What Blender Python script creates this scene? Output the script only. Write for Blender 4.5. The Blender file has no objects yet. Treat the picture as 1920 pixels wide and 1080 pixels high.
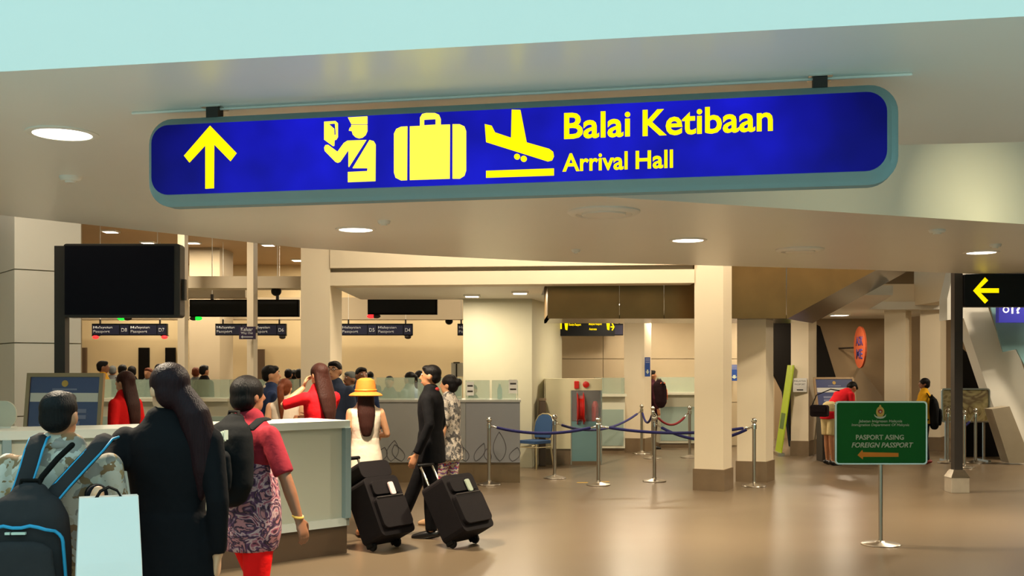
import bpy, bmesh, math, random
from mathutils import Vector, Matrix, Euler
from mathutils.geometry import tessellate_polygon
random.seed(7)
S = bpy.context.scene
COL = S.collection
PI = math.pi
def R(a): return math.radians(a)
# ------------------------------------------------------------------ camera, world, light, exposure
F = 2000.0           # focal length in pixels of the 1920 wide frame
HZ = 690.0           # image row of the horizon
CZ = 1.65            # eye height
cam_d = bpy.data.cameras.new('camera'); cam = bpy.data.objects.new('camera', cam_d); COL.objects.link(cam)
cam.location = (0, 0, CZ); cam.rotation_euler = (R(90), 0, 0)
cam_d.sensor_width = 36; cam_d.lens = F/1920*36; cam_d.shift_y = (HZ-540)/1920
cam_d.clip_start = 0.1; cam_d.clip_end = 200
S.camera = cam
S.view_settings.view_transform = 'Standard'; S.view_settings.look = 'None'
S.view_settings.gamma = 1; S.view_settings.use_curve_mapping = False
S.view_settings.exposure = 0.0
w = bpy.data.worlds.new('daylight'); S.world = w; w.use_nodes = True
w.node_tree.nodes['Background'].inputs[0].default_value = (0.50, 0.90, 1.02, 1)
w.node_tree.nodes['Background'].inputs[1].default_value = 1.6
WARM = (1.0, 0.84, 0.62)
P_SOFFIT, P_HALL, P_LOW, P_SLOT = 120, 62, 46, 84     # lamp powers in watt
def area_light(name, parent, loc, sx, sy, power, color=WARM, rot=(0,0,0), shape='RECTANGLE', spread=180):
    l = bpy.data.lights.new(name, 'AREA'); l.shape = shape; l.size = sx; l.size_y = sy
    l.energy = power; l.color = color; l.spread = R(spread)
    o = bpy.data.objects.new(name, l); COL.objects.link(o); o.parent = parent
    o.location = loc; o.rotation_euler = rot
    return o
# ------------------------------------------------------------------ helpers
def W(px, py, Y): return Vector(((px-960)/F*Y, Y, CZ-(py-HZ)/F*Y))
def X(px, Y): return (px-960)/F*Y
def Zp(py, Y): return CZ-(py-HZ)/F*Y
def G(px, py):
    Y = CZ*F/(py-HZ); return Vector(((px-960)/F*Y, Y, 0))
def lin(c):
    o = []
    for v in c[:3]:
        v = v/255.0
        o.append(v/12.92 if v <= .04045 else ((v+.055)/1.055)**2.4)
    return o
MATS = {}
def mat(name, rgb, rough=.55, metal=0.0, var=.08, scale=6.0, bump=0.0, bscale=40.0, emit=None, estr=0.0, coat=0.0, spec=.5, alpha=None, trans=0.0):
    """procedural material: base colour gently varied by noise, optional bump / emission"""
    if name in MATS: return MATS[name]
    m = bpy.data.materials.new(name); m.use_nodes = True; MATS[name] = m
    nt = m.node_tree; b = nt.nodes['Principled BSDF']
    c = lin(rgb)
    tc = nt.nodes.new('ShaderNodeTexCoord')
    n = nt.nodes.new('ShaderNodeTexNoise'); n.inputs['Scale'].default_value = scale; n.inputs['Detail'].default_value = 4
    nt.links.new(tc.outputs['Object'], n.inputs['Vector'])
    mx = nt.nodes.new('ShaderNodeMix'); mx.data_type = 'RGBA'
    mx.inputs[6].default_value = [max(0, v*(1-var)) for v in c]+[1]
    mx.inputs[7].default_value = [min(1, v*(1+var)) for v in c]+[1]
    nt.links.new(n.outputs['Fac'], mx.inputs[0]); nt.links.new(mx.outputs[2], b.inputs['Base Color'])
    b.inputs['Roughness'].default_value = rough; b.inputs['Metallic'].default_value = metal
    b.inputs['Specular IOR Level'].default_value = spec
    if coat: b.inputs['Coat Weight'].default_value = coat; b.inputs['Coat Roughness'].default_value = .15
    if trans: b.inputs['Transmission Weight'].default_value = trans
    if alpha is not None: b.inputs['Alpha'].default_value = alpha
    if emit is not None:
        b.inputs['Emission Color'].default_value = lin(emit)+[1]; b.inputs['Emission Strength'].default_value = estr
    if bump:
        n2 = nt.nodes.new('ShaderNodeTexNoise'); n2.inputs['Scale'].default_value = bscale; n2.inputs['Detail'].default_value = 3
        nt.links.new(tc.outputs['Object'], n2.inputs['Vector'])
        bp = nt.nodes.new('ShaderNodeBump'); bp.inputs['Strength'].default_value = bump; bp.inputs['Distance'].default_value = .01
        nt.links.new(n2.outputs['Fac'], bp.inputs['Height']); nt.links.new(bp.outputs['Normal'], b.inputs['Normal'])
    return m
def mat_print(name, cols, scale=14.0, rough=.8, kind='voronoi'):
    """printed fabric: cells or swirls picking from a list of colours"""
    if name in MATS: return MATS[name]
    m = bpy.data.materials.new(name); m.use_nodes = True; MATS[name] = m
    nt = m.node_tree; b = nt.nodes['Principled BSDF']; b.inputs['Roughness'].default_value = rough
    tc = nt.nodes.new('ShaderNodeTexCoord')
    if kind == 'voronoi':
        n0 = nt.nodes.new('ShaderNodeTexNoise'); n0.inputs['Scale'].default_value = scale*.8
        ad = nt.nodes.new('ShaderNodeMix'); ad.data_type = 'RGBA'; ad.inputs[0].default_value = .12
        nt.links.new(tc.outputs['Object'], n0.inputs['Vector']); nt.links.new(tc.outputs['Object'], ad.inputs[6]); nt.links.new(n0.outputs['Color'], ad.inputs[7])
        t = nt.nodes.new('ShaderNodeTexVoronoi'); t.inputs['Scale'].default_value = scale
        nt.links.new(ad.outputs[2], t.inputs['Vector'])
        sp = nt.nodes.new('ShaderNodeSeparateColor'); nt.links.new(t.outputs['Color'], sp.inputs[0]); fac = sp.outputs[0]
    elif kind == 'chevron':
        t = nt.nodes.new('ShaderNodeTexWave'); t.wave_type = 'BANDS'; t.bands_direction = 'Z'; t.wave_profile = 'SAW'
        t.inputs['Scale'].default_value = scale; t.inputs['Distortion'].default_value = 6; t.inputs['Detail Scale'].default_value = 4
        nt.links.new(tc.outputs['Object'], t.inputs['Vector']); fac = t.outputs['Fac']
    else:
        t = nt.nodes.new('ShaderNodeTexNoise'); t.inputs['Scale'].default_value = scale; t.inputs['Detail'].default_value = 2; t.inputs['Distortion'].default_value = 2.5
        nt.links.new(tc.outputs['Object'], t.inputs['Vector'])
        mr = nt.nodes.new('ShaderNodeMapRange'); mr.inputs[1].default_value = .3; mr.inputs[2].default_value = .7
        nt.links.new(t.outputs['Fac'], mr.inputs[0]); fac = mr.outputs[0]
    cr = nt.nodes.new('ShaderNodeValToRGB'); cr.color_ramp.interpolation = 'CONSTANT' if kind != 'swirl' else 'EASE'
    e = cr.color_ramp.elements
    while len(e) < len(cols): e.new(.5)
    for i, c in enumerate(cols): e[i].position = i/len(cols); e[i].color = lin(c)+[1]
    nt.links.new(fac, cr.inputs[0]); nt.links.new(cr.outputs[0], b.inputs['Base Color'])
    return m
class MB:
    """collects shapes into one mesh"""
    def __init__(s): s.v = []; s.f = []
    def add(s, vs, fs):
        o = len(s.v); s.v += [tuple(v) for v in vs]; s.f += [tuple(i+o for i in f) for f in fs]; return s
    def box(s, c, d, M=None):
        x, y, z = c; a, b, e = d[0]/2, d[1]/2, d[2]/2
        vs = [Vector((x+i*a, y+j*b, z+k*e)) for k in (-1, 1) for j in (-1, 1) for i in (-1, 1)]
        if M: vs = [M @ v for v in vs]
        return s.add(vs, [(0,2,3,1),(4,5,7,6),(0,1,5,4),(2,6,7,3),(0,4,6,2),(1,3,7,5)])
    def bbox(s, x0, x1, y0, y1, z0, z1, M=None): return s.box(((x0+x1)/2,(y0+y1)/2,(z0+z1)/2), (abs(x1-x0),abs(y1-y0),abs(z1-z0)), M)
    def prism(s, outer, z0, z1, holes=(), M=None):
        """2-D outline (x,y) raised from z0 to z1, optional holes"""
        loops = [list(outer)]+[list(h) for h in holes]
        flat = [p for l in loops for p in l]; n = len(flat)
        tris = tessellate_polygon([[Vector((p[0], p[1], 0)) for p in l] for l in loops])
        vs = [Vector((p[0], p[1], z0)) for p in flat]+[Vector((p[0], p[1], z1)) for p in flat]
        if M: vs = [M @ v for v in vs]
        fs = []
        for t in tris: fs.append(tuple(t)); fs.append(tuple(i+n for i in reversed(t)))
        o = 0
        for l in loops:
            k = len(l)
            for i in range(k):
                a, b = o+i, o+(i+1) % k; fs.append((a, b, b+n, a+n))
            o += k
        return s.add(vs, fs)
    def loft(s, secs, n=14, cap='round'):
        """secs: list of (centre, U, V) half-axis vectors"""
        secs = [(Vector(c), Vector(u), Vector(v)) for c, u, v in secs]
        if cap == 'round' and len(secs) > 1:
            def ends(a, b):
                d = (a[0]-b[0]); d = d.normalized() if d.length > 1e-9 else Vector((0,0,1))
                r = min(a[1].length, a[2].length)
                return [(a[0]+d*r*.6, a[1]*.8, a[2]*.8), (a[0]+d*r*.92, a[1]*.42, a[2]*.42)]
            e0 = ends(secs[0], secs[1]); e1 = ends(secs[-1], secs[-2])
            secs = [e0[1], e0[0]]+secs+[e1[0], e1[1]]
        vs, fs = [], []
        for c, u, v in secs:
            for i in range(n):
                t = 2*PI*i/n; vs.append(c+u*math.cos(t)+v*math.sin(t))
        m = len(secs)
        for k in range(m-1):
            for i in range(n):
                j = (i+1) % n; fs.append((k*n+i, k*n+j, (k+1)*n+j, (k+1)*n+i))
        if cap:
            a = len(vs); vs.append(secs[0][0]); vs.append(secs[-1][0])
            for i in range(n):
                j = (i+1) % n; fs.append((a, j, i)); fs.append((a+1, (m-1)*n+i, (m-1)*n+j))
        return s.add(vs, fs)
    def tube(s, pts, r, n=10, cap='round', flat=1.0, side=None):
        """tube along points; r a number or a list; flat squashes across the side vector"""
        pts = [Vector(p) for p in pts]
        rs = r if isinstance(r, (list, tuple)) else [r]*len(pts)
        secs = []; u = None
        for i, p in enumerate(pts):
            a = pts[max(0, i-1)]; b = pts[min(len(pts)-1, i+1)]; d = (b-a).normalized()
            if u is None:
                ref = Vector(side) if side is not None else (Vector((1,0,0)) if abs(d.x) < .9 else Vector((0,1,0)))
            else: ref = u
            u = (ref-d*ref.dot(d))
            u = u.normalized() if u.length > 1e-6 else d.orthogonal().normalized()
            v = d.cross(u).normalized()
            secs.append((p, u*rs[i], v*rs[i]*flat))
        return s.loft(secs, n, cap)
    def lathe(s, prof, n=24, M=None, c=(0,0)):
        vs, fs = [], []
        for r, z in prof:
            for i in range(n):
                t = 2*PI*i/n; vs.append(Vector((c[0]+r*math.cos(t), c[1]+r*math.sin(t), z)))
        m = len(prof)
        for k in range(m-1):
            for i in range(n):
                j = (i+1) % n; fs.append((k*n+i, k*n+j, (k+1)*n+j, (k+1)*n+i))
        fs.append(tuple(range(n-1, -1, -1))); fs.append(tuple((m-1)*n+i for i in range(n)))
        if M: vs = [M @ v for v in vs]
        return s.add(vs, fs)
    def ell(s, c, r, n=14, m=10, M=None):
        vs, fs = [], []
        for k in range(1, m):
            t = PI*k/m
            for i in range(n):
                p = 2*PI*i/n
                vs.append(Vector((r[0]*math.sin(t)*math.cos(p), r[1]*math.sin(t)*math.sin(p), r[2]*math.cos(t))))
        vs += [Vector((0,0,r[2])), Vector((0,0,-r[2]))]
        a = len(vs)-2
        for k in range(m-2):
            for i in range(n):
                j = (i+1) % n; fs.append((k*n+i, (k+1)*n+i, (k+1)*n+j, k*n+j))
        for i in range(n):
            j = (i+1) % n; fs.append((a, i, j)); fs.append((a+1, (m-2)*n+j, (m-2)*n+i))
        vs = [(M @ v if M else v)+Vector(c) for v in vs]
        return s.add(vs, fs)
    def mesh(s, name):
        me = bpy.data.meshes.new(name); me.from_pydata(s.v, [], s.f); me.update()
        bm = bmesh.new(); bm.from_mesh(me); bmesh.ops.recalc_face_normals(bm, faces=bm.faces); bm.to_mesh(me); bm.free()
        return me
    def build(s, name, m, parent=None, smooth=False, bevel=0, loc=None, seg=2):
        me = s.mesh(name); me.materials.append(m)
        o = bpy.data.objects.new(name, me); COL.objects.link(o)
        if parent: o.parent = parent
        if loc is not None: o.location = loc
        if smooth == 'auto':
            for p in me.polygons: p.use_smooth = True
            me.set_sharp_from_angle(angle=R(38))
        elif smooth:
            for p in me.polygons: p.use_smooth = True
        if bevel:
            md = o.modifiers.new('bevel', 'BEVEL'); md.width = bevel; md.segments = seg; md.limit_method = 'ANGLE'; md.angle_limit = R(40)
        return o
def tag(o, label=None, cat=None, group=None, kind=None):
    if label: o['label'] = label
    if cat: o['category'] = cat
    if group: o['group'] = group
    if kind: o['kind'] = kind
    return o
def thing(name, label, cat, loc=(0,0,0), rotz=0, group=None):
    o = bpy.data.objects.new(name, None); COL.objects.link(o)
    o.empty_display_size = .1; o.location = loc; o.rotation_euler = (0, 0, rotz)
    return tag(o, label, cat, group)
def struct(name, mb, m, parent=None, **k):
    o = mb.build(name, m, parent, **k)
    if parent is None: o['kind'] = 'structure'
    return o
def text_part(body, m, parent, x0, x1, z0, z1, y=0.0, depth=.002, bold=.0, shear=0.0, name='lettering', keep=False, M=None):
    """raised lettering filling the box x0..x1, z0..z1 on the plane y (facing -y) of its parent"""
    cu = bpy.data.curves.new(name, 'FONT'); cu.body = body; cu.size = 1; cu.offset = bold; cu.shear = shear
    cu.extrude = 0.0; cu.resolution_u = 3
    t = bpy.data.objects.new('tmp_text', cu); COL.objects.link(t)
    dg = bpy.context.evaluated_depsgraph_get(); dg.update()
    me = bpy.data.meshes.new_from_object(t.evaluated_get(dg)); bpy.data.objects.remove(t); bpy.data.curves.remove(cu)
    xs = [v.co.x for v in me.vertices]; ys = [v.co.y for v in me.vertices]
    ax, bx, ay, by = min(xs), max(xs), min(ys), max(ys)
    sx = (x1-x0)/(bx-ax); sy = (z1-z0)/(by-ay)
    for v in me.vertices: v.co = Vector((x0+(v.co.x-ax)*sx, y, z0+(v.co.y-ay)*sy))
    bm = bmesh.new(); bm.from_mesh(me)
    r = bmesh.ops.extrude_face_region(bm, geom=bm.faces[:])
    for e in r['geom']:
        if isinstance(e, bmesh.types.BMVert): e.co.y -= depth
    bmesh.ops.recalc_face_normals(bm, faces=bm.faces)
    if M: bmesh.ops.transform(bm, matrix=M, verts=bm.verts)
    bm.to_mesh(me); bm.free()
    me.materials.clear(); me.materials.append(m)
    o = bpy.data.objects.new(name, me); COL.objects.link(o); o.parent = parent
    return o
def FR(x0=0.0, y0=0.0, z0=0.0):   # matrix: outline drawn in (x, z), raised towards -y
    return Matrix(((1,0,0,x0),(0,0,-1,y0),(0,1,0,z0),(0,0,0,1)))
def rrect(x0, x1, y0, y1, r, n=6):
    pts = []
    for cx, cy, a in ((x1-r, y1-r, 0), (x0+r, y1-r, 90), (x0+r, y0+r, 180), (x1-r, y0+r, 270)):
        for i in range(n+1):
            t = R(a+90*i/n); pts.append((cx+r*math.cos(t), cy+r*math.sin(t)))
    return pts
def circ(cx, cy, r, n=24, ry=None):
    return [(cx+r*math.cos(2*PI*i/n), cy+(ry or r)*math.sin(2*PI*i/n)) for i in range(n)]
def copy_tree(o, parent=None):
    c = o.copy(); COL.objects.link(c); c.parent = parent
    for ch in list(o.children): copy_tree(ch, c)
    return c
# ------------------------------------------------------------------ materials of the place
M_white = mat('white_paint', (226, 222, 210), rough=.5, var=.03, scale=2)
M_soffit = mat('soffit_paint', (228, 226, 216), rough=.34, var=.02, scale=1.5, spec=.5)
M_cream = mat('cream_paint', (228, 213, 186), rough=.6, var=.03, scale=2)
M_hallwall = mat('hall_wall', (226, 205, 160), rough=.65, var=.04, scale=2)
M_tan = mat('tan_wall', (176, 160, 132), rough=.6, var=.05, scale=2)
M_brownceil = mat('brown_ceiling', (178, 150, 112), rough=.7, var=.05, scale=1)
M_plinth = mat('plinth_stone', (120, 100, 76), rough=.35, var=.12, scale=9)
M_dark = mat('dark_metal', (50, 44, 40), rough=.5, var=.06, spec=.3)
M_black = mat('black_plastic', (12, 12, 13), rough=.45, var=.1, spec=.2)
M_blackmatte = mat('black_matte', (17, 14, 11), rough=.8, var=.1, spec=.1)
M_chrome = mat('chrome', (205, 200, 190), rough=.16, metal=1, var=.03)
M_steel = mat('brushed_steel', (178, 170, 158), rough=.3, metal=1, var=.06, scale=30)
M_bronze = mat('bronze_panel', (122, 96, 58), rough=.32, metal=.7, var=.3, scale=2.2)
M_lens = mat('lamp_lens', (255, 252, 244), emit=(255, 246, 230), estr=6.0)
M_teal = mat('teal_frame', (118, 138, 140), rough=.4, var=.05)
def glass(name, rgb, rough=.05, alpha=.35):
    return mat(name, rgb, rough=rough, var=.02, alpha=alpha, spec=.6)
M_glass = glass('green_glass', (176, 196, 178), alpha=.42)
M_bglass = glass('blue_glass', (130, 172, 176), alpha=.7)
# floor: mottled glossy vinyl
mf = mat('floor_vinyl', (106, 91, 72), rough=.3, var=.05, scale=.5, spec=.5)
nt = mf.node_tree; bs = nt.nodes['Principled BSDF']
tn = nt.nodes.new('ShaderNodeTexNoise'); tn.inputs['Scale'].default_value = .9; tn.inputs['Detail'].default_value = 1
mr = nt.nodes.new('ShaderNodeMapRange'); mr.inputs[3].default_value = .26; mr.inputs[4].default_value = .34
nt.links.new(nt.nodes['Texture Coordinate'].outputs['Object'], tn.inputs['Vector']); nt.links.new(tn.outputs['Fac'], mr.inputs[0]); nt.links.new(mr.outputs[0], bs.inputs['Roughness'])
# ------------------------------------------------------------------ floor, ceilings, walls
struct('floor', MB().bbox(-18, 18, 3.4, 34, -.2, 0), mf)
struct('floor_atrium', MB().bbox(-18, 18, -8, 3.4, -.2, 0), mat('bounce_floor', (226, 226, 220), rough=.3, var=.03))  # unseen floor, made pale to bounce daylight onto the near ceiling
CH = 2.90                                  # height of the low ceiling
def e1(x): return 4.5-.178*(x+2.16)        # its near edge
far_edge = [(12, 16.2), (6.9, 14.45), (4.6, 13.6), (2.2, 12.95), (.375, 12.5), (-1.0, 11.85), (-2.2, 11.1), (-3.1, 10.0), (-4.2, 8.7), (-5.6, 7.5), (-9, 6.6), (-14, 6.9)]
soff = [(-14, e1(-14)), (12, e1(12))]+far_edge
void = [(-.6, 6.3), (7.5, 5.35), (8.6, 10.9), (.46, 7.7), (-1.0, 7.13)]
struct('ceiling', MB().prism(soff, CH, CH+.32, [void]), M_soffit)
# fascia above the near edge of the ceiling, lit by the daylight of the tall hall behind the camera
struct('trim_1', MB().prism([(-14, e1(-14)+.002), (12, e1(12)+.002), (12, e1(12)+.25), (-14, e1(-14)+.25)], CH+.32, 6.2), mat('fascia_paint', (243, 245, 243), rough=.5, var=.01, scale=1))
# raised recess in the ceiling: far face, near face, roof
d = Vector((8.6-(-1.0), 10.9-7.13)).normalized(); nrm = Vector((-d.y, d.x))
struct('trim_2', MB().prism([(-1.0, 7.13), (.46, 7.7), (8.6, 10.9), (8.6+nrm.x*.15, 10.9+nrm.y*.15), (.46+nrm.x*.15, 7.7+nrm.y*.15), (-1.0+nrm.x*.15, 7.13+nrm.y*.15)], CH+.32, CH+1.2), M_soffit)
struct('trim_3', MB().prism([(-.6, 6.3), (7.5, 5.35), (7.5, 5.2), (-.6, 6.15)], CH+.32, CH+1.2), M_white)
struct('trim_4', MB().prism([(-1.4, 5.8), (7.8, 4.8), (9.2, 11.4), (.4, 8.1), (-1.4, 7.3)], CH+1.2, CH+1.3), M_white)
# immigration hall behind
struct('ceiling_hall', MB().prism([(-14, 7.2), (-5, 6.2), (-2.3, 12.5), (-2.3, 14.6), (1.2, 17.8), (1.2, 27), (-14, 27)], 4.25, 4.4), M_brownceil)
struct('wall_back', MB().bbox(-14, 1.4, 27, 27.3, 0, 4.4), M_hallwall)
struct('wall_left', MB().bbox(-14.3, -14, 6, 27.3, 0, 4.4), M_hallwall)
struct('trim_5', MB().bbox(-14, 1.2, 24.2, 24.6, 2.75, 3.25), M_tan)                 # bulkhead in front of the back wall
struct('trim_6', MB().bbox(-7.2, X(564, 18), 18, 18.5, 3.0, 3.2), M_cream)           # beam of the hall
struct('trim_7', MB().bbox(-7.2, X(460, 20), 20, 20.4, 2.97, 3.22), M_tan)
# piers on the back wall of the hall
struct('wall_pier', MB().bbox(X(355, 23), X(412, 23), 23, 24.1, 0, 4.25), M_tan)
# low ceiling behind the white beam
struct('ceiling_low', MB().prism([(X(641, 15.9), 15.32), (.46, 15.02), (.46, 16.8), (6.0, 16.8), (7.0, 20.9), (9, 20.9), (9, 24.9), (.97, 24.9), (.97, 20.4), (-.83, 20.4), (-.83, 17.9), (X(641, 15.9), 17.9)], 2.80, 2.95), M_white)
struct('wall_center', MB().prism([(-.81, 17.7), (.33, 17.7), (.95, 20.3), (-.81, 20.3)], 0, 2.80), mat('grey_green_wall', (196, 192, 166), rough=.5, var=.03))
struct('wall_far', MB().bbox(.92, X(1452, 22.5), 22.5, 22.8, 0, 2.80), M_tan)
struct('wall_right', MB().bbox(X(1400, 25), 14, 25, 25.3, 0, 4.2), mat('brown_wall', (150, 126, 94), rough=.6, var=.05, scale=2))
struct('wall_side', MB().bbox(14, 14.3, 3, 27, 0, 4.4), M_tan)
struct('ceiling_side', MB().prism([(7.7, 15.3), (14, 16.9), (14, 24.9), (7.7, 24.9)], 4.1, 4.25), M_white)
# joints of the far wall: panels with recessed joints
fw = bpy.data.objects['wall_far']
pw = MB().box((0, 0, 0), (.985, .02, .9)).mesh('panel'); pw.materials.append(mat('tan_panel', (186, 168, 138), rough=.5, var=.04))
for i in range(6):
    for k in range(3):
        xx = .92+.5+i*1.0
        if xx > X(1452, 22.5)-.45: continue
        o = bpy.data.objects.new('panel', pw); COL.objects.link(o); o.parent = fw; o.location = (xx, 22.488, .47+k*.915)
# white beam between the two big columns, dark reveal and wall above it
b0, b1 = Vector((X(619, 14.9), 14.9)), Vector((X(1302, 14.4), 14.4))
struct('shade_ceiling', MB().prism([(-14.3, 7.3), (14.3, 2.2), (14.3, 27.4), (-14.3, 27.4)], 4.75, 4.9), M_white)  # slab added over everything to keep sky light from leaking in
struct('shade_wall_front', MB().bbox(-18, 18, -8.3, -8, 0, 6), M_cream)  # unseen wall added behind the camera to hold back low daylight
struct('shade_wall_left', MB().bbox(-14.6, -14.3, -8, 7.3, 0, 6), M_cream)  # added out of view, blocks daylight from the left
struct('shade_wall_right', MB().bbox(14.3, 14.6, -8, 3, 0, 6), M_cream)  # added out of view, blocks daylight from the right
def strip(y_off, depth): return [(b0.x, b0.y+y_off), (b1.x, b1.y+y_off), (b1.x, b1.y+y_off+depth), (b0.x, b0.y+y_off+depth)]
struct('trim_8', MB().prism(strip(0, .4), 2.80, 2.985), M_cream)
struct('trim_9', MB().prism(strip(.12, .3), 2.985, 3.045), M_tan)
struct('trim_10', MB().prism(strip(-.02, .42), 3.045, 4.3), M_cream)
# ------------------------------------------------------------------ columns
def column(label, foot, z1, plinth=.28, m=None, name='column', pm=None, proud=.018):
    c = Vector((sum(p[0] for p in foot)/len(foot), sum(p[1] for p in foot)/len(foot)))
    t = thing(name, label, 'column', (c.x, c.y, 0))
    loc = [(p[0]-c.x, p[1]-c.y) for p in foot]
    MB().prism(loc, plinth, z1).build('shaft', m or M_cream, t)
    if plinth:
        big = []
        for p in loc:
            v = Vector(p); big.append(tuple(v+v.normalized()*proud*1.4))
        MB().prism(big, 0, plinth).build('plinth', pm or M_plinth, t)
    return t
def quad(p0, p1, p2):
    """footprint from three corners as (pixel column, depth)"""
    a, b, c = [Vector((X(p, Y), Y)) for p, Y in (p0, p1, p2)]
    return [tuple(a), tuple(b), tuple(c), tuple(a+c-b)]
column('tall cream square column standing behind the crowd at left of the white beam', quad((564, 14.9), (619, 14.9), (641, 15.9)), 4.25)
column('cream square column with grey stone plinth between two blue rope barriers, in the middle of the hall', quad((1302, 14.42), (1356, 14.25), (1372, 14.62)), 3.6, plinth=.29)
column('pale column with stone plinth under the bronze canopy, just right of the largest column', quad((1382, 15.5), (1436, 15.38), (1450, 15.75)), 2.36, plinth=.30)
column('pale column bearing a slim blue sign behind the rope barriers', quad((1170, 21.0), (1208, 20.9), (1221, 21.3)), 2.80, plinth=.27)
column('pale column bearing a printed paper notice, left of the green sign', quad((1483, 20.1), (1516, 20.0), (1531, 20.6)), 2.80, plinth=.28)
column('left one of two bright columns standing behind the green sign', quad((1658, 21.2), (1698, 21.1), (1709, 21.6)), 2.90)
column('right one of two bright columns standing behind the green sign', quad((1725, 21.2), (1763, 21.1), (1774, 21.6)), 2.90)
column('slim white post left of the thin hall signs, behind the black board', quad((333, 17.1), (346, 17.0), (353, 17.3)), 4.25, plinth=0)
column('slim white post with a small purple sign hung on it', quad((463, 17.1), (475, 17.0), (483, 17.3)), 4.25, plinth=0)
# big panelled column at the left edge
c0 = Vector((-5.13, 11.0)); u1 = Vector((.788, .616)); u2 = Vector((-.616, .788))
t = thing('panelled_column', 'wide column clad in pale panels at the left edge behind the notice', 'column', (c0.x, c0.y, 0))
def pc(a, b): v = u1*a+u2*b; return (v.x, v.y)
MB().prism([pc(.03, .03), pc(.68, .03), pc(.68, .88), pc(.03, .88)], 0, 4.2).build('core', M_tan, t)
for k in range(6):
    z0 = .39+.76*(k-1) if k else 0; z1 = .39+.76*k
    z0 += .006; z1 -= .006
    MB().prism([pc(0, 0), pc(.66, 0), pc(.66, .028), pc(0, .028)], z0, z1).build('panel', M_white, t)
    MB().prism([pc(0, .032), pc(.026, .032), pc(.026, .86), pc(0, .86)], z0, z1).build('panel', M_white, t)
# beam over the two bright columns at the right
struct('trim_11', MB().bbox(X(1585, 21), X(1712, 21), 20.95, 21.6, 2.9, 3.3), M_cream)
struct('trim_12', MB().prism([(X(1712, 21), 20.95), (X(1790, 19), 19.0), (X(1790, 19)+.5, 19.3), (X(1712, 21)+.5, 21.4)], 2.88, 4.1), M_cream)
# leaning white walls and black slabs for shade and dark gaps at the right
def px_slab(name, pts, Y, depth, m, parent=None):
    o = MB().prism([(X(p[0], Y), Zp(p[1], Y)) for p in pts], 0, depth, M=FR(0, Y+depth, 0)).build(name, m, parent)
    if not parent: o['kind'] = 'structure'
    return o
px_slab('wall_leaning', [(1790, 500), (1836, 500), (1853, 577), (1881, 660), (1908, 656), (1992, 912), (1912, 912), (1863, 763), (1807, 597), (1776, 600), (1776, 560)], 19.0, .35, M_white)
px_slab('trim_13', [(1860, 767), (1893, 762), (1926, 845), (1926, 868), (1892, 868)], 18.2, .3, mat('grey_panel', (160, 148, 126)))
px_slab('shade_slab', [(1800, 650), (1822, 668), (1905, 858), (1800, 858)], 19.8, .1, M_blackmatte)  # black slab painted in for the shade beside the leaning wall
px_slab('gap_shade_right', [(1530, 608), (1538, 612), (1579, 745), (1579, 850), (1530, 850)], 24.6, .3, M_blackmatte)  # flat black in place of the darkness inside an opening
px_slab('gap_shade_left', [(1452, 604), (1484, 604), (1484, 842), (1470, 735), (1452, 700)], 22.3, .2, M_blackmatte)  # black slab imitating the dark of the left opening
px_slab('trim_17', [(1612, 690), (1656, 745), (1656, 830), (1600, 830), (1585, 745)], 24.7, .2, mat('lower_brown', (122, 104, 80)))
px_slab('balustrade_glass', [(1853, 560), (1960, 560), (1960, 760), (1906, 655), (1881, 660)], 18.7, .04, M_bglass)  # bluish glass of the balustrade
# ------------------------------------------------------------------ bronze clad escalator body
t = thing('escalator_body', 'bronze clad underside of an escalator resting above the columns', 'escalator', (0, 15.1, 0))
zb, sh = 2.35, .82
def eprof(x0, x1, z0, z1): return [(x0, z0), (x1, z0), (x1, z1), (x0, z1)]
xs = [X(1027, 15), X(1163, 15), X(1247, 15), X(1372, 15), X(1478, 15)]
for i in range(4):
    MB().bbox(xs[i]+.004, xs[i+1]-.004, 0, .03, zb, 3.6).build('cladding_panel', M_bronze, t, bevel=.004)
inc = [(xs[4]+.004, zb), (xs[4]+.02, zb), (xs[4]+1.22, zb+.66), (xs[4]+2.6, zb+1.42), (xs[4]+2.6, 4.2), (xs[4]+.004, 4.2)]
MB().prism(inc, 0, .03, M=FR(0, .03, 0)).build('cladding_panel', M_bronze, t)
# underside and core
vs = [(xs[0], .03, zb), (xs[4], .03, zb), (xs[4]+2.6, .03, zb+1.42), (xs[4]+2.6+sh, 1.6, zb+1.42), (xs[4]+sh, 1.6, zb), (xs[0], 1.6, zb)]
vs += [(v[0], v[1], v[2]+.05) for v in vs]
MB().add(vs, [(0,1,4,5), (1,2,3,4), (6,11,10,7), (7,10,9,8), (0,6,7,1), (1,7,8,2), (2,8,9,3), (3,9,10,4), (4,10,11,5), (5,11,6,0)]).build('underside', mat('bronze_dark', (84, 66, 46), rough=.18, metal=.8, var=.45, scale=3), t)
MB().bbox(xs[0], xs[0]+.03, .03, 1.6, zb, 3.6).build('end_panel', M_bronze, t)
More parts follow.
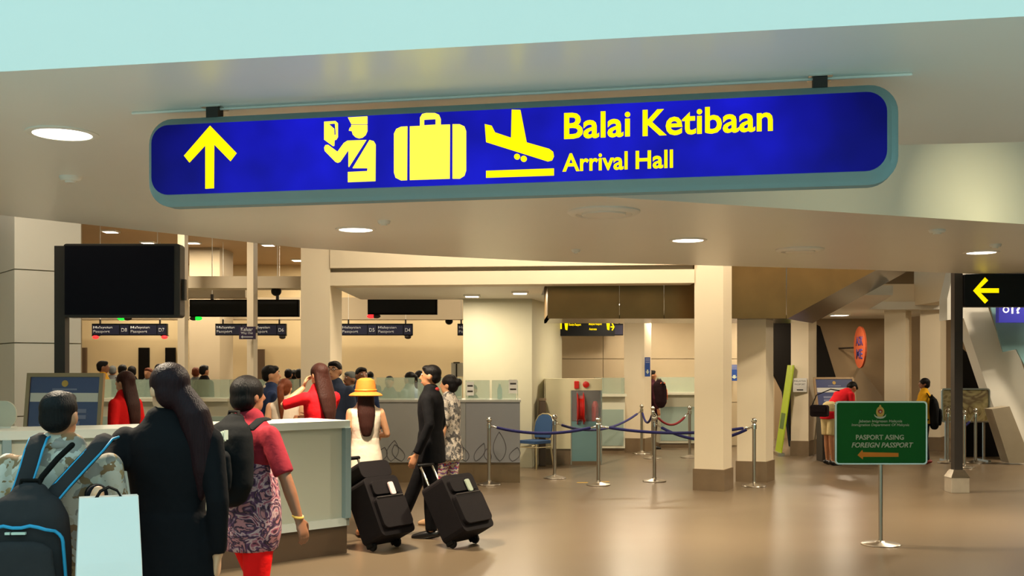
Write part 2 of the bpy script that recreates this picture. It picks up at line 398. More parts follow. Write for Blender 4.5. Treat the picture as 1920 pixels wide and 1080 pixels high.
# ------------------------------------------------------------------ lamps and fittings in the ceilings
def downlight(px, py, d=.30, H=CH, power=P_SOFFIT, label='', loc=None, m=None, group='round recessed downlights'):
    Y = (H-CZ)*F/(HZ-py) if loc is None else loc[1]
    x = X(px, Y) if loc is None else loc[0]
    t = thing('downlight', label, 'ceiling light', (x, Y, H), 0, group)
    MB().lathe([(d/2+.035, 0), (d/2+.035, -.006), (d/2+.015, -.012), (d/2, -.008), (d/2, 0)], 28).build('trim_ring', M_white, t, smooth='auto')
    MB().lathe([(d/2-.002, -.001), (d/2-.002, -.005)], 28).build('lens', M_lens, t)
    area_light('lamp', t, (0, 0, -.02), d*.9, d*.9, power, shape='DISK', spread=135)
    return t
downlight(117, 250, label='large oval-looking downlight left of the blue arrival sign')
downlight(667, 430, label='round downlight below the officer pictogram of the blue sign')
downlight(1290, 450, label='round downlight between two round air vents')
downlight(1840, 473, label='round downlight above the black arrow sign at right')
HIDDEN = [(-.35, 5.9)]
for x, y in HIDDEN: downlight(0, 0, loc=(x, y), label='round downlight hidden behind the blue arrival sign')
def diffuser(px, py, d, label, name='air_vent', cat='vent'):
    Y = (CH-CZ)*F/(HZ-py); t = thing(name, label, cat, (X(px, Y), Y, CH))
    r = d/2
    MB().lathe([(r, 0), (r, -.012), (r*.92, -.028), (r*.78, -.03), (r*.74, -.012), (r*.5, -.012)], 32).build('outer_ring', M_white, t, smooth='auto')
    MB().lathe([(r*.62, -.012), (r*.6, -.034), (r*.2, -.04), (.004, -.04)], 32).build('inner_cone', M_white, t, smooth='auto')
diffuser(1132, 396, .58, 'big round air vent below the lettering of the blue sign')
diffuser(1500, 467, .5, 'round air vent between downlights at the far right of the low ceiling')
def puck(px, py, d, label, name='smoke_detector', cat='detector'):
    Y = (CH-CZ)*F/(HZ-py); t = thing(name, label, cat, (X(px, Y), Y, CH))
    r = d/2
    MB().lathe([(r, 0), (r, -.012), (r*.8, -.03)], 20).build('housing', M_white, t, smooth='auto')
    MB().lathe([(r*.5, -.03), (r*.45, -.042), (.004, -.044)], 16).build('cap', M_white, t, smooth='auto')
puck(132, 331, .14, 'small round ceiling detector under the large left downlight')
puck(720, 414, .11, 'small ceiling detector above right of the downlight below the sign')
puck(1080, 468, .1, 'tiny ceiling detector left of the second downlight')
puck(1757, 431, .15, 'small ceiling detector by the lit recess at right', 'ceiling_speaker', 'speaker')
puck(1866, 458, .12, 'small ceiling detector directly above the right downlight', 'ceiling_speaker', 'speaker')
def linear(x, y, H, power, label, lx=1.1, ly=.25, group='ceiling lamps of the far hall', color=WARM):
    t = thing('ceiling_lamp', label, 'ceiling light', (x, y, H), 0, group)
    MB().bbox(-lx/2-.03, lx/2+.03, -ly/2-.03, ly/2+.03, -.03, 0).build('housing', M_white, t)
    MB().bbox(-lx/2, lx/2, -ly/2, ly/2, -.034, -.031).build('lens', M_lens, t)
    area_light('lamp', t, (0, 0, -.045), lx, ly, power, color)
HL = [(207, 20.2, 'tiny ceiling lamp above the left half of the display board'), (278, 22, 'tiny ceiling lamp above the middle of the display board'), (362, 22, 'tiny ceiling lamp right of the slim white post near the display board'),
      (503, 22.4, 'tiny ceiling lamp left of the tall cream column'), (556, 22.4, 'tiny ceiling lamp touching the tall cream column')]
for px, y, lb in HL: linear(X(px, y), y, 4.25, P_HALL, lb, .22, .22)
for x, y in [(-9.5, 14.5), (-6.4, 13.2), (-11, 22), (-3.2, 20.5), (-.9, 22.5), (-5.5, 16), (-1.5, 25.6), (-5, 25.6), (-9, 25.6)]:  # unseen lamps added as general fill for the hall
    linear(x, y, 4.25, P_HALL, 'unseen fill lamp added to the hall above the edge of the low ceiling', .5, .3)
for x, y in [(-1.2, 13.1), (.9, 13.5), (3.0, 13.7), (5.2, 14.2)]:
    linear(x, y, 4.75, P_SLOT, 'slot lamp above the gap before the white beam, hidden by the low ceiling', .6, .25, 'slot lamps before the white beam')
linear(-4.6, 9.7, 4.25, P_SLOT*.4, 'hidden lamp added to brighten the panelled column', .5, .25, 'slot lamps before the white beam')  # not a seen lamp, added to lighten the panelled column
for px, py in ((885, 553), (975, 547)):
    Y = (2.80-CZ)*F/(HZ-py); linear(X(px, Y), Y, 2.80, P_LOW, ('left' if px < 900 else 'right')+' one of two flat lamps under the low ceiling behind the white beam', .2, .2, 'lamps behind the white beam')
for x, y in ((2.0, 18.8), (4.2, 18.5), (5.2, 21.5), (2.8, 21.3), (7.0, 22.8), (5.6, 23.4)):
    linear(x, y, 2.80, P_LOW*1.2, 'flat lamp in the low ceiling over the far counters', .3, .3, 'lamps over the far counters')
for x, y in ((9.4, 17.3), (11.0, 17.8), (10.4, 16.9)):  # added outside the view to light the leaning wall
    linear(x, y, 4.1, P_HALL*1.5, 'unseen lamp added to brighten the leaning white wall', .5, .3, 'lamps added for the leaning wall')
# spot lamp tucked up behind the near edge of the ceiling recess, washing the foot of its far face
for x, tx, pw in ((4.1, 4.02, 2.6), (2.6, 2.7, 2.4)):
    yn = 6.3-.1173*(x+.6)+.14
    t = thing('recess_spotlight', 'small spotlight inside the ceiling recess'+(' above the right downlight' if x > 3 else ' behind the blue sign'), 'ceiling light', (x, yn, CH+.7))
    MB().lathe([(.05, -.02), (.06, .0), (.06, .1), (.03, .12)], 16, M=Matrix.Rotation(R(-100), 4, 'X')).build('housing', M_white, t, smooth='auto')
    MB().bbox(-.02, .02, -.14, -.06, -.03, .03).build('bracket', M_dark, t)
    v = Vector((tx, 7.7+.3935*(tx-.46), CH+.02))-Vector((x, yn, CH+.7))
    l = area_light('lamp', t, v.normalized()*.16, .07, .07, pw, (1, .9, .52), shape='DISK', spread=34 if x > 3 else 80)
    l.rotation_euler = v.to_track_quat('-Z', 'Y').to_euler()
# ------------------------------------------------------------------ the illuminated sign
A = Vector((-1.772, 5.092)); B = Vector((1.616, 4.428))
sc = (A+B)/2; sd = (B-A).normalized(); L = (B-A).length; ang = math.atan2(sd.y, sd.x)
SB, ST = 2.426, 2.85; SH = ST-SB
def suv(px, py, off=.0):
    """pixel to the sign's own plane: metres along it and above its centre"""
    rx = (px-960)/F; rz = -(py-HZ)/F
    n = Vector((-sd.y, sd.x)); s0 = sc-n*off     # plane moved towards the viewer by off
    k = (n.x*s0.x+n.y*s0.y)/(n.x*rx+n.y*1)
    p = Vector((rx*k, k)); return ((p-s0).dot(sd), CZ+rz*k-(SB+ST)/2)
sign = thing('arrival_hall_sign', 'long rounded blue illuminated sign reading Balai Ketibaan, Arrival Hall, hung from the ceiling', 'sign', (sc.x, sc.y, (SB+ST)/2), ang)
M_frame = mat('sign_frame_paint', (122, 146, 146), rough=.62, spec=.3, var=.05)
hw, hh = L/2, SH/2
mb = MB()
def ring(w_, h_, r_, y_): return [Vector((p[0], y_, p[1])) for p in rrect(-w_, w_, -h_, h_, r_, 8)]
rings = [ring(hw-.02, hh-.02, .10, .17), ring(hw, hh, .12, .15), ring(hw, hh, .12, .075), ring(hw-.012, hh-.012, .11, .06), ring(hw-.03, hh-.022, .10, .052), ring(hw-.048, hh-.04, .09, .012), ring(hw-.055, hh-.046, .085, .006)]
n = len(rings[0]); vs = [v for r_ in rings for v in r_]; fs = []
for k in range(len(rings)-1):
    for i in range(n):
        j = (i+1) % n; fs.append((k*n+i, k*n+j, (k+1)*n+j, (k+1)*n+i))
fs.append(tuple(range(n))); fs.append(tuple((len(rings)-1)*n+i for i in range(n)))
mb.add(vs, fs).build('frame', M_frame, sign, smooth='auto')
# lit blue face: glow uneven as the tubes behind it
mb_ = bpy.data.materials.new('sign_blue'); mb_.use_nodes = True; nt = mb_.node_tree; b = nt.nodes['Principled BSDF']
b.inputs['Base Color'].default_value = lin((5, 6, 48))+[1]; b.inputs['Roughness'].default_value = .5; b.inputs['Specular IOR Level'].default_value = .1
tc = nt.nodes.new('ShaderNodeTexCoord'); nz = nt.nodes.new('ShaderNodeTexNoise'); nz.inputs['Scale'].default_value = 3.0; nz.inputs['Detail'].default_value = 2
nt.links.new(tc.outputs['Object'], nz.inputs['Vector'])
sx = nt.nodes.new('ShaderNodeSeparateXYZ'); nt.links.new(tc.outputs['Object'], sx.inputs[0])
ab = nt.nodes.new('ShaderNodeMath'); ab.operation = 'ABSOLUTE'; nt.links.new(sx.outputs[0], ab.inputs[0])
m1 = nt.nodes.new('ShaderNodeMapRange'); m1.interpolation_type = 'SMOOTHSTEP'
for i, v in enumerate((1.72, 1.0, .16, .80)): m1.inputs[i+1].default_value = v
nt.links.new(ab.outputs[0], m1.inputs[0])
m2 = nt.nodes.new('ShaderNodeMapRange'); m2.inputs[1].default_value = .3; m2.inputs[2].default_value = .7; m2.inputs[3].default_value = .6; m2.inputs[4].default_value = 1.25
nt.links.new(nz.outputs['Fac'], m2.inputs[0])
mu = nt.nodes.new('ShaderNodeMath'); mu.operation = 'MULTIPLY'; nt.links.new(m1.outputs[0], mu.inputs[0]); nt.links.new(m2.outputs[0], mu.inputs[1])
b.inputs['Emission Color'].default_value = lin((22, 22, 205))+[1]; nt.links.new(mu.outputs[0], b.inputs['Emission Strength'])
MB().prism(rrect(-hw+.056, hw-.056, -hh+.047, hh-.047, .084, 8), 0, .006, M=FR(0, .004, 0)).build('face', mb_, sign)
M_yel = mat('sign_yellow', (200, 165, 0), rough=.6, spec=.1, emit=(255, 226, 0), estr=1.1, var=.02)
M_yel2 = mat('sign_yellow_bright', (200, 170, 40), rough=.6, spec=.1, emit=(255, 230, 70), estr=1.3, var=.02)
def icon(name, polys, m, org, sc_):
    mb = MB()
    for outer, *holes in polys:
        cv = lambda l: [suv(org[0]+p[0]/sc_, org[1]+p[1]/sc_) for p in l]
        mb.prism(cv(outer), .003, .008, [cv(h) for h in holes], M=FR(0, .0, 0))
    return mb.build(name, m, sign)
icon('arrow', [[[(620,425),(818,630),(772,690),(650,565),(648,893),(585,897),(585,570),(465,700),(425,650)]]], M_yel, (240, 130), 4)
icon('officer_pictogram', [
    [[(293,163),(438,155),(438,212),(318,213)]],
    [[(318,219),(438,218),(438,265),(425,295),(400,315),(375,320),(350,312),(330,292),(322,265),(300,262),(306,243),(318,232)]],
    [[(115,195),(200,190),(217,205),(217,310),(205,330),(192,332),(190,375),(180,378),(115,330)], [(150,212),(196,208),(202,290),(191,300),(189,247)]],
    [[(115,390),(125,370),(145,368),(215,420),(262,355),(290,337),(430,332),(300,535),(297,530),(297,405),(235,495),(215,503),(200,497),(120,415)]],
    [[(455,332),(485,340),(500,365),(498,640),(293,648),(293,572),(438,565),(440,543),(328,543)]]], M_yel2, (580, 180), 4)
icon('suitcase_pictogram', [
    [[(738,230),(690,233),(655,250),(638,285),(638,575),(650,615),(690,635),(735,633)]],
    [[(757,230),(833,227),(833,165),(850,137),(880,130),(945,130),(975,143),(988,175),(988,218),(1057,216),(1055,622),(757,632)], [(863,180),(950,175),(950,217),(863,222)]],
    [[(1077,214),(1130,214),(1165,230),(1178,265),(1178,560),(1165,600),(1130,622),(1077,622)]]], M_yel2, (580, 180), 4)
icon('airplane_pictogram', [
    [[(1318,213),(1370,225),(1395,275),(1515,315),(1520,105),(1585,107),(1632,350),(1800,398),(1830,420),(1836,455),(1822,485),(1790,493),(1328,348)]],
    [circ(1560, 457, 22)], [circ(1610, 473, 23)],
    [[(1328,563),(1836,545),(1836,598),(1328,615)]]], M_yel, (580, 180), 4)
for wd_, xa_, xb_, xt, yt, xq, yq in (('Balai', 1058, 1182, 1128, 209.5, 1128, 259), ('Ketibaan', 1205, 1449, 1322, 201.5, 1300, 252.5), ('Arrival', 1055, 1177, 1173, 284, 1173, 318.5), ('Hall', 1192, 1262, 1257, 281, 1257, 315.5)):
    text_part(wd_, M_yel, sign, suv(xa_, yq)[0], suv(xb_, yq)[0], suv(xq, yq)[1], suv(xt, yt)[1], y=-.003, depth=.005, bold=.02)
for px, py in ((384, 205), (1541, 143)):
    u = suv(px, py)[0]
    MB().bbox(u-.03, u+.03, .07, .13, hh-.001, CH-(SB+ST)/2-.006).build('bracket', M_dark, sign)
    MB().bbox(u-.05, u+.05, .05, .15, CH-(SB+ST)/2-.006, CH-(SB+ST)/2).build('bracket_plate', M_chrome, sign)
u0, u1_ = suv(228, 200)[0], suv(1716, 128)[0]
MB().tube([(u0, .1, CH-(SB+ST)/2-.006), (u1_, .1, CH-(SB+ST)/2-.006)], .007, 8).build('glint_rail', M_white, sign, smooth=True)  # thin white rail added to imitate glints along the ceiling line
# ------------------------------------------------------------------ counter in the left foreground
M_frost = mat('frosted_panel', (172, 174, 158), rough=.35, var=.03, scale=3)
M_rail = mat('pale_rail', (190, 196, 188), rough=.4, var=.03)
M_kick = mat('dark_kickboard', (84, 66, 50), rough=.35, var=.1, scale=5)
CT = 1.184
line = [Vector(p) for p in ((-1.45, 9.5), (-2.06, 8.92), (-2.98, 8.22), (-3.72, 7.86), (-4.6, 7.52), (-5.6, 7.25))]
t = thing('service_counter', 'low counter with frosted panels and dark kickboard behind the people at left', 'counter', (line[0].x, line[0].y, 0))
def loc2(p): return Vector((p.x-line[0].x, p.y-line[0].y))
pts = [loc2(p) for p in line]
def offs(k):
    out = []
    for i, p in enumerate(pts):
        a = pts[max(0, i-1)]; b = pts[min(len(pts)-1, i+1)]; d = (b-a).normalized(); nn = Vector((d.y, -d.x))   # nn points away from the viewer
        out.append(p+nn*k)
    return out
def band(k0, k1, z0, z1, name, m, bev=0, i0=0, i1=None):
    f, bk = offs(k0)[i0:i1], offs(k1)[i0:i1]
    return MB().prism([tuple(p) for p in f]+[tuple(p) for p in reversed(bk)], z0, z1).build(name, m, t, bevel=bev)
band(-.015, .62, CT-.065, CT, 'top', M_rail)
band(0.0, .06, .25, .32, 'bottom_rail', M_rail)
band(.035, .6, 0, .25, 'kickboard', M_kick)
for i in range(len(pts)-1):
    band(.03, .05, .32, CT-.065, 'panel', M_frost, 0, i, i+2)
    band(.56, .6, .25, CT-.065, 'back_panel', M_frost, 0, i, i+2)
for i, p in enumerate(pts):
    a = pts[max(0, i-1)]; b = pts[min(len(pts)-1, i+1)]; d = (b-a).normalized()
    if i == 0: p = p+d*.03
    M = Matrix.Translation((p.x, p.y, 0)) @ Matrix.Rotation(math.atan2(d.y, d.x), 4, 'Z')
    MB().bbox(-.03, .03, -.028, .03, .32, CT-.065, M=M).build('post', M_teal, t)
d = (pts[1]-pts[0]).normalized(); nn = Vector((d.y, -d.x))
MB().prism([tuple(pts[0]), tuple(pts[0]+d*.03), tuple(pts[0]+d*.03+nn*.6), tuple(pts[0]+nn*.6)], .25, CT-.065).build('end_panel', M_frost, t)
t = thing('desk_screen', 'pale rounded desk screen on the counter at the left edge', 'screen', (X(2, 8.3), 8.3, CT))
MB().prism(rrect(-.22, .12, 0, .21, .09, 6), -.01, .01, M=FR()).build('panel', M_frost, t)
MB().bbox(-.2, .1, -.05, .05, 0, .012).build('foot', M_rail, t)
# ------------------------------------------------------------------ notice boards on stands
M_notice = mat('notice_blue', (62, 72, 122), rough=.3, var=.04)
M_paper = mat('paper_white', (222, 220, 214), rough=.7, var=.02)
M_gold = mat('gold_print', (205, 165, 70), rough=.4, var=.05)
M_line = mat('pale_print', (130, 136, 170), rough=.5, var=.03)
M_standwood = mat('stand_frame', (150, 124, 92), rough=.35, metal=.4, var=.06)
def notice_stand(label, loc, rot, w, h, ztop, lean=12):
    t = thing('notice_stand', label, 'notice board', loc, rot)
    z0 = ztop-h*math.cos(R(lean))
    M = Matrix.Translation((0, 0, z0)) @ Matrix.Rotation(R(-lean), 4, 'X')
    mb = MB(); f = .035
    mb.bbox(-w/2, w/2, -.02, .02, 0, f, M=M).bbox(-w/2, w/2, -.02, .02, h-f, h, M=M).bbox(-w/2, -w/2+f, -.02, .02, f, h-f, M=M).bbox(w/2-f, w/2, -.02, .02, f, h-f, M=M)
    mb.build('frame', M_standwood, t)
    MB().bbox(-w/2+f, w/2-f, -.008, .01, f, h-f, M=M).build('poster', M_notice, t)
    def flat(x0, x1, a, b, name, m): MB().bbox(x0*w, x1*w, -.011, -.007, a*h, b*h, M=M).build(name, m, t)
    flat(-.44, .44, .74, .82, 'title_strip', M_paper)
    flat(-.44, .44, .05, .12, 'foot_strip', M_paper)
    for k in range(9): flat(-.3, .3-.08*(k % 3 == 2), .64-.055*k, .675-.055*k, 'text_line', M_line)
    flat(-.16, .16, .845, .86, 'text_line', M_line)
    MB().prism(circ(0, .905*h, .03*h, 16), .007, .012, M=M @ FR()).build('emblem', M_gold, t)
    for s in (-1, 1):
        MB().tube([(s*w*.46, .02, z0+.04), (s*w*.46, -.05, .01)], .014, 8).build('front_leg', M_steel, t)
        MB().tube([(s*w*.4, .04+math.sin(R(lean))*h*.6, z0+h*.6), (s*w*.4, .42, .01)], .014, 8).build('rear_leg', M_steel, t)
notice_stand('blue notice in a brown frame on a stand behind the left counter', (X(110, 9.3), 9.3, 0), R(-4), .70, .98, Zp(700, 9.3), 8)
notice_stand('blue notice in a silver frame behind the bending man in red', (X(1575, 19.6), 19.6, 0), R(10), .80, 1.1, Zp(708, 19.6), 14)
# ------------------------------------------------------------------ black display board on a pole
t = thing('display_board', 'large black switched-off display board on a dark pole by the left column', 'display board', (X(116, 10.0), 10.0, 0))
MB().bbox(-.05, .05, -.05, .05, 0, Zp(462, 10)).build('pole', M_dark, t)
x0, x1 = X(126, 10)-X(116, 10), X(343, 10)-X(116, 10); z0, z1 = Zp(596, 10), Zp(459, 10)
MB().prism(rrect(x0, x1, z0, z1, .03, 4), -.06, .09, M=FR(0, 0, 0)).build('casing', M_dark, t, bevel=.008)
MB().bbox(x0+.015, x1-.055, -.094, -.089, z0+.025, z1-.02).build('screen', mat('dead_screen', (9, 8, 20), rough=.55, var=.05, spec=.1), t)
MB().bbox(x1, x1+.026, -.03, .03, Zp(563, 10), Zp(524, 10)).build('side_bracket', M_dark, t)
MB().lathe([(.16, 0), (.16, .012), (.05, .02)], 20).build('base_plate', M_dark, t)
# ------------------------------------------------------------------ signs of the immigration lanes
M_navy = mat('lane_navy', (30, 32, 62), rough=.45, var=.06)
M_letter = mat('lane_letter', (190, 190, 190), rough=.5, emit=(190, 190, 190), estr=.1)
M_red = mat('red_lamp', (220, 30, 30), emit=(255, 50, 50), estr=1.6)
M_green = mat('green_lamp', (20, 200, 40), emit=(30, 255, 60), estr=1.6)
def lane_sign(label, px0, px1, units, Y=22.0, lamps=()):
    xa, xb = X(px0, Y), X(px1, Y); xc = (xa+xb)/2; z0, z1 = Zp(629, Y), Zp(607, Y)
    t = thing('lane_sign', label, 'sign', (xc, Y, z0), 0, 'passport lane signs'); w_ = xb-xa; h = z1-z0
    MB().bbox(-w_/2, w_/2, -.05, .05, 0, h).build('box', M_black, t)
    n = len(units); uw = w_/n
    for i, (txt, num) in enumerate(units):
        a = -w_/2+i*uw
        MB().bbox(a+.012, a+uw*.73, -.056, -.05, .02, h-.03).build('panel', M_navy, t)
        MB().bbox(a+uw*.755, a+uw-.012, -.056, -.05, .02, h-.03).build('panel', M_navy, t)
        if txt:
            text_part('Malaysian', M_letter, t, a+.03, a+uw*.55, h*.52, h*.78, y=-.056, bold=.01)
            text_part('Passport', M_letter, t, a+.03, a+uw*.48, h*.16, h*.44, y=-.056, bold=.01)
        if num: text_part(num, M_letter, t, a+uw*.79, a+uw*.94, h*.3, h*.62, y=-.056, bold=.01)
    top = 4.25-z0
    for s in (-.4, .4): (MB().bbox(s*w_-.015, s*w_+.015, -.015, .015, h, h+.09).build('hanger_foot', M_dark, t), MB().bbox(s*w_-.005, s*w_+.005, -.005, .005, h+.09, top).build('hanger', M_white, t))
    for px, m in lamps:
        MB().ell((X(px, Y)-xc, -.02, -.035), (.07, .05, .04), 10, 6).build('signal_lamp', m, t, smooth=True)
        MB().bbox(X(px, Y)-xc-.08, X(px, Y)-xc+.08, -.03, .03, -.012, 0).build('lamp_mount', M_dark, t)
lane_sign('hanging lane sign reading D8 and D7 below the black display board', 174, 314, [(1, 'D8'), (1, 'D7')], lamps=((180, M_red), (309, M_red)))
lane_sign('hanging lane sign reading D6 beside the white post', 405, 537, [(1, ''), (1, 'D6')], lamps=((530, M_dark),))
lane_sign('hanging lane sign reading D5 and D4 beyond the tall column', 640, 774, [(1, 'D5'), (1, 'D4')], lamps=((765, M_dark),))
lane_sign('lane sign half hidden by the grey wall block', 858, 925, [(1, 'D3')])
lane_sign('dark lane sign end beside the yellow lettered sign', 1100, 1168, [(0, '')])
def led_board(label, px0, px1, py0, py1, Y=19.5, lamp=None, top=4.25):
    xa, xb = X(px0, Y), X(px1, Y); z0, z1 = Zp(py1, Y), Zp(py0, Y)
    t = thing('message_board', label, 'display board', ((xa+xb)/2, Y, z0), 0, 'black message boards'); w_ = xb-xa; h = z1-z0
    MB().bbox(-w_/2, w_/2, -.06, .06, 0, h).build('casing', M_blackmatte, t, bevel=.006)
    MB().bbox(-w_/2+.03, w_/2-.03, -.064, -.06, .03, h-.03).build('screen', M_black, t)
    for s in (-.3, .3): (MB().bbox(s*w_-.025, s*w_+.025, -.02, .02, h, h+.1).build('hanger_foot', M_dark, t), MB().bbox(s*w_-.006, s*w_+.006, -.006, .006, h+.1, top-z0).build('hanger', M_white, t))
    if lamp:
        for px, m in lamp: MB().ell((X(px, Y)-(xa+xb)/2, -.02, -.03), (.08, .05, .04), 10, 6).build('signal_lamp', m, t, smooth=True)
led_board('black message board with a green light half hidden by the display board', 152, 331, 562, 594, lamp=((229, M_green), (240, M_dark)))
led_board('wide black message board crossed by the slim white post', 357, 561, 562, 594, lamp=((372, M_green), (364, M_dark)))
led_board('black message board with a red light right of the tall column', 690, 820, 558, 590, lamp=((696, M_red), (706, M_dark)))
t = thing('way_out_sign', 'small purple sign reading Keluar Way Out on the slim post', 'sign', (X(464, 16.9), 16.9, Zp(636, 16.9)))
MB().bbox(-.13, .13, -.015, .015, 0, .2).build('plate', mat('purple_plate', (46, 30, 66), rough=.5), t)
MB().bbox(-.02, .14, .015, .1, .1, .16).build('bracket', M_dark, t)
text_part('Keluar', M_letter, t, -.1, .09, .125, .185, y=-.015, bold=.02)
text_part('Way Out', M_letter, t, -.1, .09, .07, .115, y=-.015, bold=.01)
MB().prism([(-.1, .035), (-.07, .06), (-.07, .042), (.09, .042), (.09, .028), (-.07, .028), (-.07, .012)], .0155, .019, M=FR()).build('arrow', M_letter, t)
# doors and openings of the hall's back wall
for i, (a, b, y) in enumerate(((150, 164, 652), (262, 281, 652), (312, 330, 652), (484, 497, 655))):
    o = MB().bbox(X(a, 27), X(b, 27), 26.9, 26.99, 0, Zp(y, 27)).build('door_%d' % (i+1), M_blackmatte if i in (1, 2) else mat('brown_door', (96, 76, 56)), None); o['kind'] = 'structure'
# round dark cameras under the hall ceiling
def dome(px, py, Y, top, label):
    t = thing('security_camera', label, 'camera', (X(px, Y), Y, Zp(py, Y)), 0, 'dome cameras of the hall')
    MB().ell((0, 0, 0), (.09, .09, .085), 12, 8).build('dome', M_black, t, smooth=True)
    MB().bbox(-.012, .012, -.012, .012, .08, top-Zp(py, Y)).build('drop_rod', M_dark, t)
dome(518, 546, 18.2, 3.0, 'dark dome camera under the beam left of the tall column')
dome(842, 602, 24.4, 2.75, 'dark dome camera near the grey wall block')
# ------------------------------------------------------------------ immigration desks
M_desk = mat('desk_white', (208, 206, 186), rough=.4, var=.03)
M_desk2 = mat('desk_teal', (150, 168, 158), rough=.4, var=.04)
def desk(label, px0, px1, Y, group='passport desks in the far hall'):
    xa, xb = X(px0, Y), X(px1, Y); w_ = xb-xa
    t = thing('passport_desk', label, 'desk', ((xa+xb)/2, Y, 0), 0, group)
    MB().bbox(-w_/2, w_/2, 0, .7, .1, 1.1).build('body', M_desk, t)
    MB().bbox(-w_/2+.03, w_/2-.03, -.008, 0, .15, .85).build('front_panel', M_desk2, t)
    MB().bbox(-w_/2, w_/2, .04, .7, 0, .1).build('plinth', M_plinth, t)
    MB().bbox(-w_/2-.02, w_/2+.02, -.12, .7, 1.1, 1.15).build('shelf', M_desk, t)
    MB().bbox(-w_/2, w_/2, .1, .115, 1.15, 1.46).build('glass_screen', M_glass, t)
    MB().bbox(-w_/2, -w_/2+.015, .115, .6, 1.15, 1.46).build('side_glass', M_glass, t)
    MB().bbox(w_/2-.015, w_/2, .115, .6, 1.15, 1.46).build('side_glass', M_glass, t)
desk('pale passport desk with glass screen behind the woman in red at left', 182, 300, 17.6)
desk('pale passport desk with glass screen left of the black backpack woman', 306, 428, 17.6)
desk('pale passport desk behind the man in the blue shirt', 446, 548, 17.9)
desk('glass desk between the hose cabinet and the pale column', 1118, 1172, 20.6)
desk('glass desk right of the blue signed column', 1236, 1352, 22.0)
# ------------------------------------------------------------------ information counter
YC = 15.35
M_grey = mat('counter_grey', (142, 142, 138), rough=.3, var=.04, scale=3)
xa, xm, xb = X(654, YC), X(873, YC), X(975, YC)
t = thing('information_counter', 'long grey counter with leaf line drawings and glass screens behind the walking man', 'counter', (xb, YC, 0))
H1 = 1.19; P1_ = .29
def lx(px, Y=YC): return X(px, Y)-xb
MB().bbox(xa-xb, xm-xb-.002, 0, .9, P1_, H1-.03).build('front_panel', M_grey, t)
MB().bbox(xm-xb+.002, 0, 0, .9, P1_, H1-.03).build('front_panel', mat('counter_grey_shade', (132, 132, 134), rough=.3, var=.04, scale=3), t)  # second grey carries the shading difference of this stretch
MB().bbox(xa-xb, .012, -.012, .92, H1-.03, H1).build('top', mat('counter_top', (158, 156, 148), rough=.25), t)
MB().bbox(xa-xb, 0, .015, .9, 0, P1_).build('plinth', mat('counter_plinth', (108, 90, 64), rough=.3, var=.1), t)
# leaf outlines
def leaf(cx, base, h, wd, lean):
    out = []
    for sgn in (-1, 1):
        p = []
        for i in range(11):
            k = i/10; ww = math.sin(PI*k)**.8*wd*(1-.35*k)
            p.append((cx+lean*k*h+sgn*ww, -.002, base+h*k))
        out.append(p)
    return out
random.seed(3)
mb = MB(); k = 0
x = xa-xb+.3
lay = [(.42, .11, -.05), (.2, .09, .7), (.3, .1, .35), (.24, .1, -.8), (.26, .08, .9), (.18, .06, -.4)]
while x < -.1:
    h, wd, ln = lay[k % 6]; k += 1
    for p in leaf(x, P1_+.02, h, wd, ln*.5): mb.tube(p, .0045, 5, None)
    x += .13+.06*random.random()
o = mb.build('leaf_drawing', mat('leaf_line', (84, 80, 84), rough=.5), t); o['kind'] = 'stuff'
for a, b in ((656, 700), (704, 776), (782, 866), (872, 918), (922, 968)):
    MB().bbox(lx(a), lx(b), .1, .112, H1, Zp(708 if a < 860 else 713, YC)).build('glass_screen', M_glass, t)
MB().bbox(lx(970), lx(970)+.012, .112, .8, H1, Zp(714, YC)).build('side_glass', M_glass, t)
for px0, px1, nm in ((874, 888, 0), (954, 970, 1)):
    n_ = thing('paper_notice', ('left' if nm == 0 else 'right')+' small white paper taped to the glass of the information counter', 'notice', (X((px0+px1)/2, YC), YC+.096, Zp(742 if nm == 0 else 738, YC)))
    wd = X(px1, YC)-X(px0, YC); h = .2
    MB().bbox(-wd/2, wd/2, -.002, .002, 0, h).build('sheet', M_paper, n_)
    for z in (.13, .05):
        MB().bbox(-wd*.36, wd*.36, -.004, -.002, z, z+.022).build('text_line', M_dark, n_)
t = thing('water_bottle', 'small clear bottle standing on the information counter', 'bottle', (X(937, YC+.5), YC+.5, H1))
MB().lathe([(.035, 0), (.037, .02), (.037, .15), (.015, .2), (.015, .22)], 14).build('bottle', M_bglass, t, smooth='auto')
MB().lathe([(.017, .22), (.017, .24)], 12).build('cap', M_white, t)
t = thing('monitor', 'dark computer monitor behind the glass of the information counter', 'monitor', (X(852, YC+.6), YC+.6, H1))
MB().bbox(-.1, .1, -.02, .02, .04, .26).build('screen', M_black, t); MB().bbox(-.03, .03, -.01, .05, .01, .2).build('neck', M_black, t); MB().bbox(-.1, .1, -.07, .1, 0, .012).build('foot', M_black, t)
t = thing('stand_sign', 'thin black T-shaped stand in front of a white sheet near the grey wall block', 'stand', (X(856, 20), 20, 0))
MB().bbox(-.012, .012, -.012, .012, 0, Zp(682, 20)).build('post', M_dark, t); MB().bbox(-.06, .06, -.01, .01, Zp(681, 20), Zp(679, 20)).build('crossbar', M_dark, t)
MB().lathe([(.14, 0), (.14, .015), (.02, .03)], 18).build('base', M_dark, t)
MB().bbox(-.1, .14, .013, .02, Zp(706, 20), Zp(680, 20)).build('sheet', M_paper, t)
# ------------------------------------------------------------------ banquet chair
M_seat = mat('blue_fabric', (40, 72, 112), rough=.85, var=.1, scale=60)
M_champ = mat('champagne_metal', (200, 186, 146), rough=.3, metal=.6)
g = G(1003, 879)
t = thing('banquet_chair', 'blue padded banquet chair with pale metal legs beside the counter', 'chair', g, R(-42))
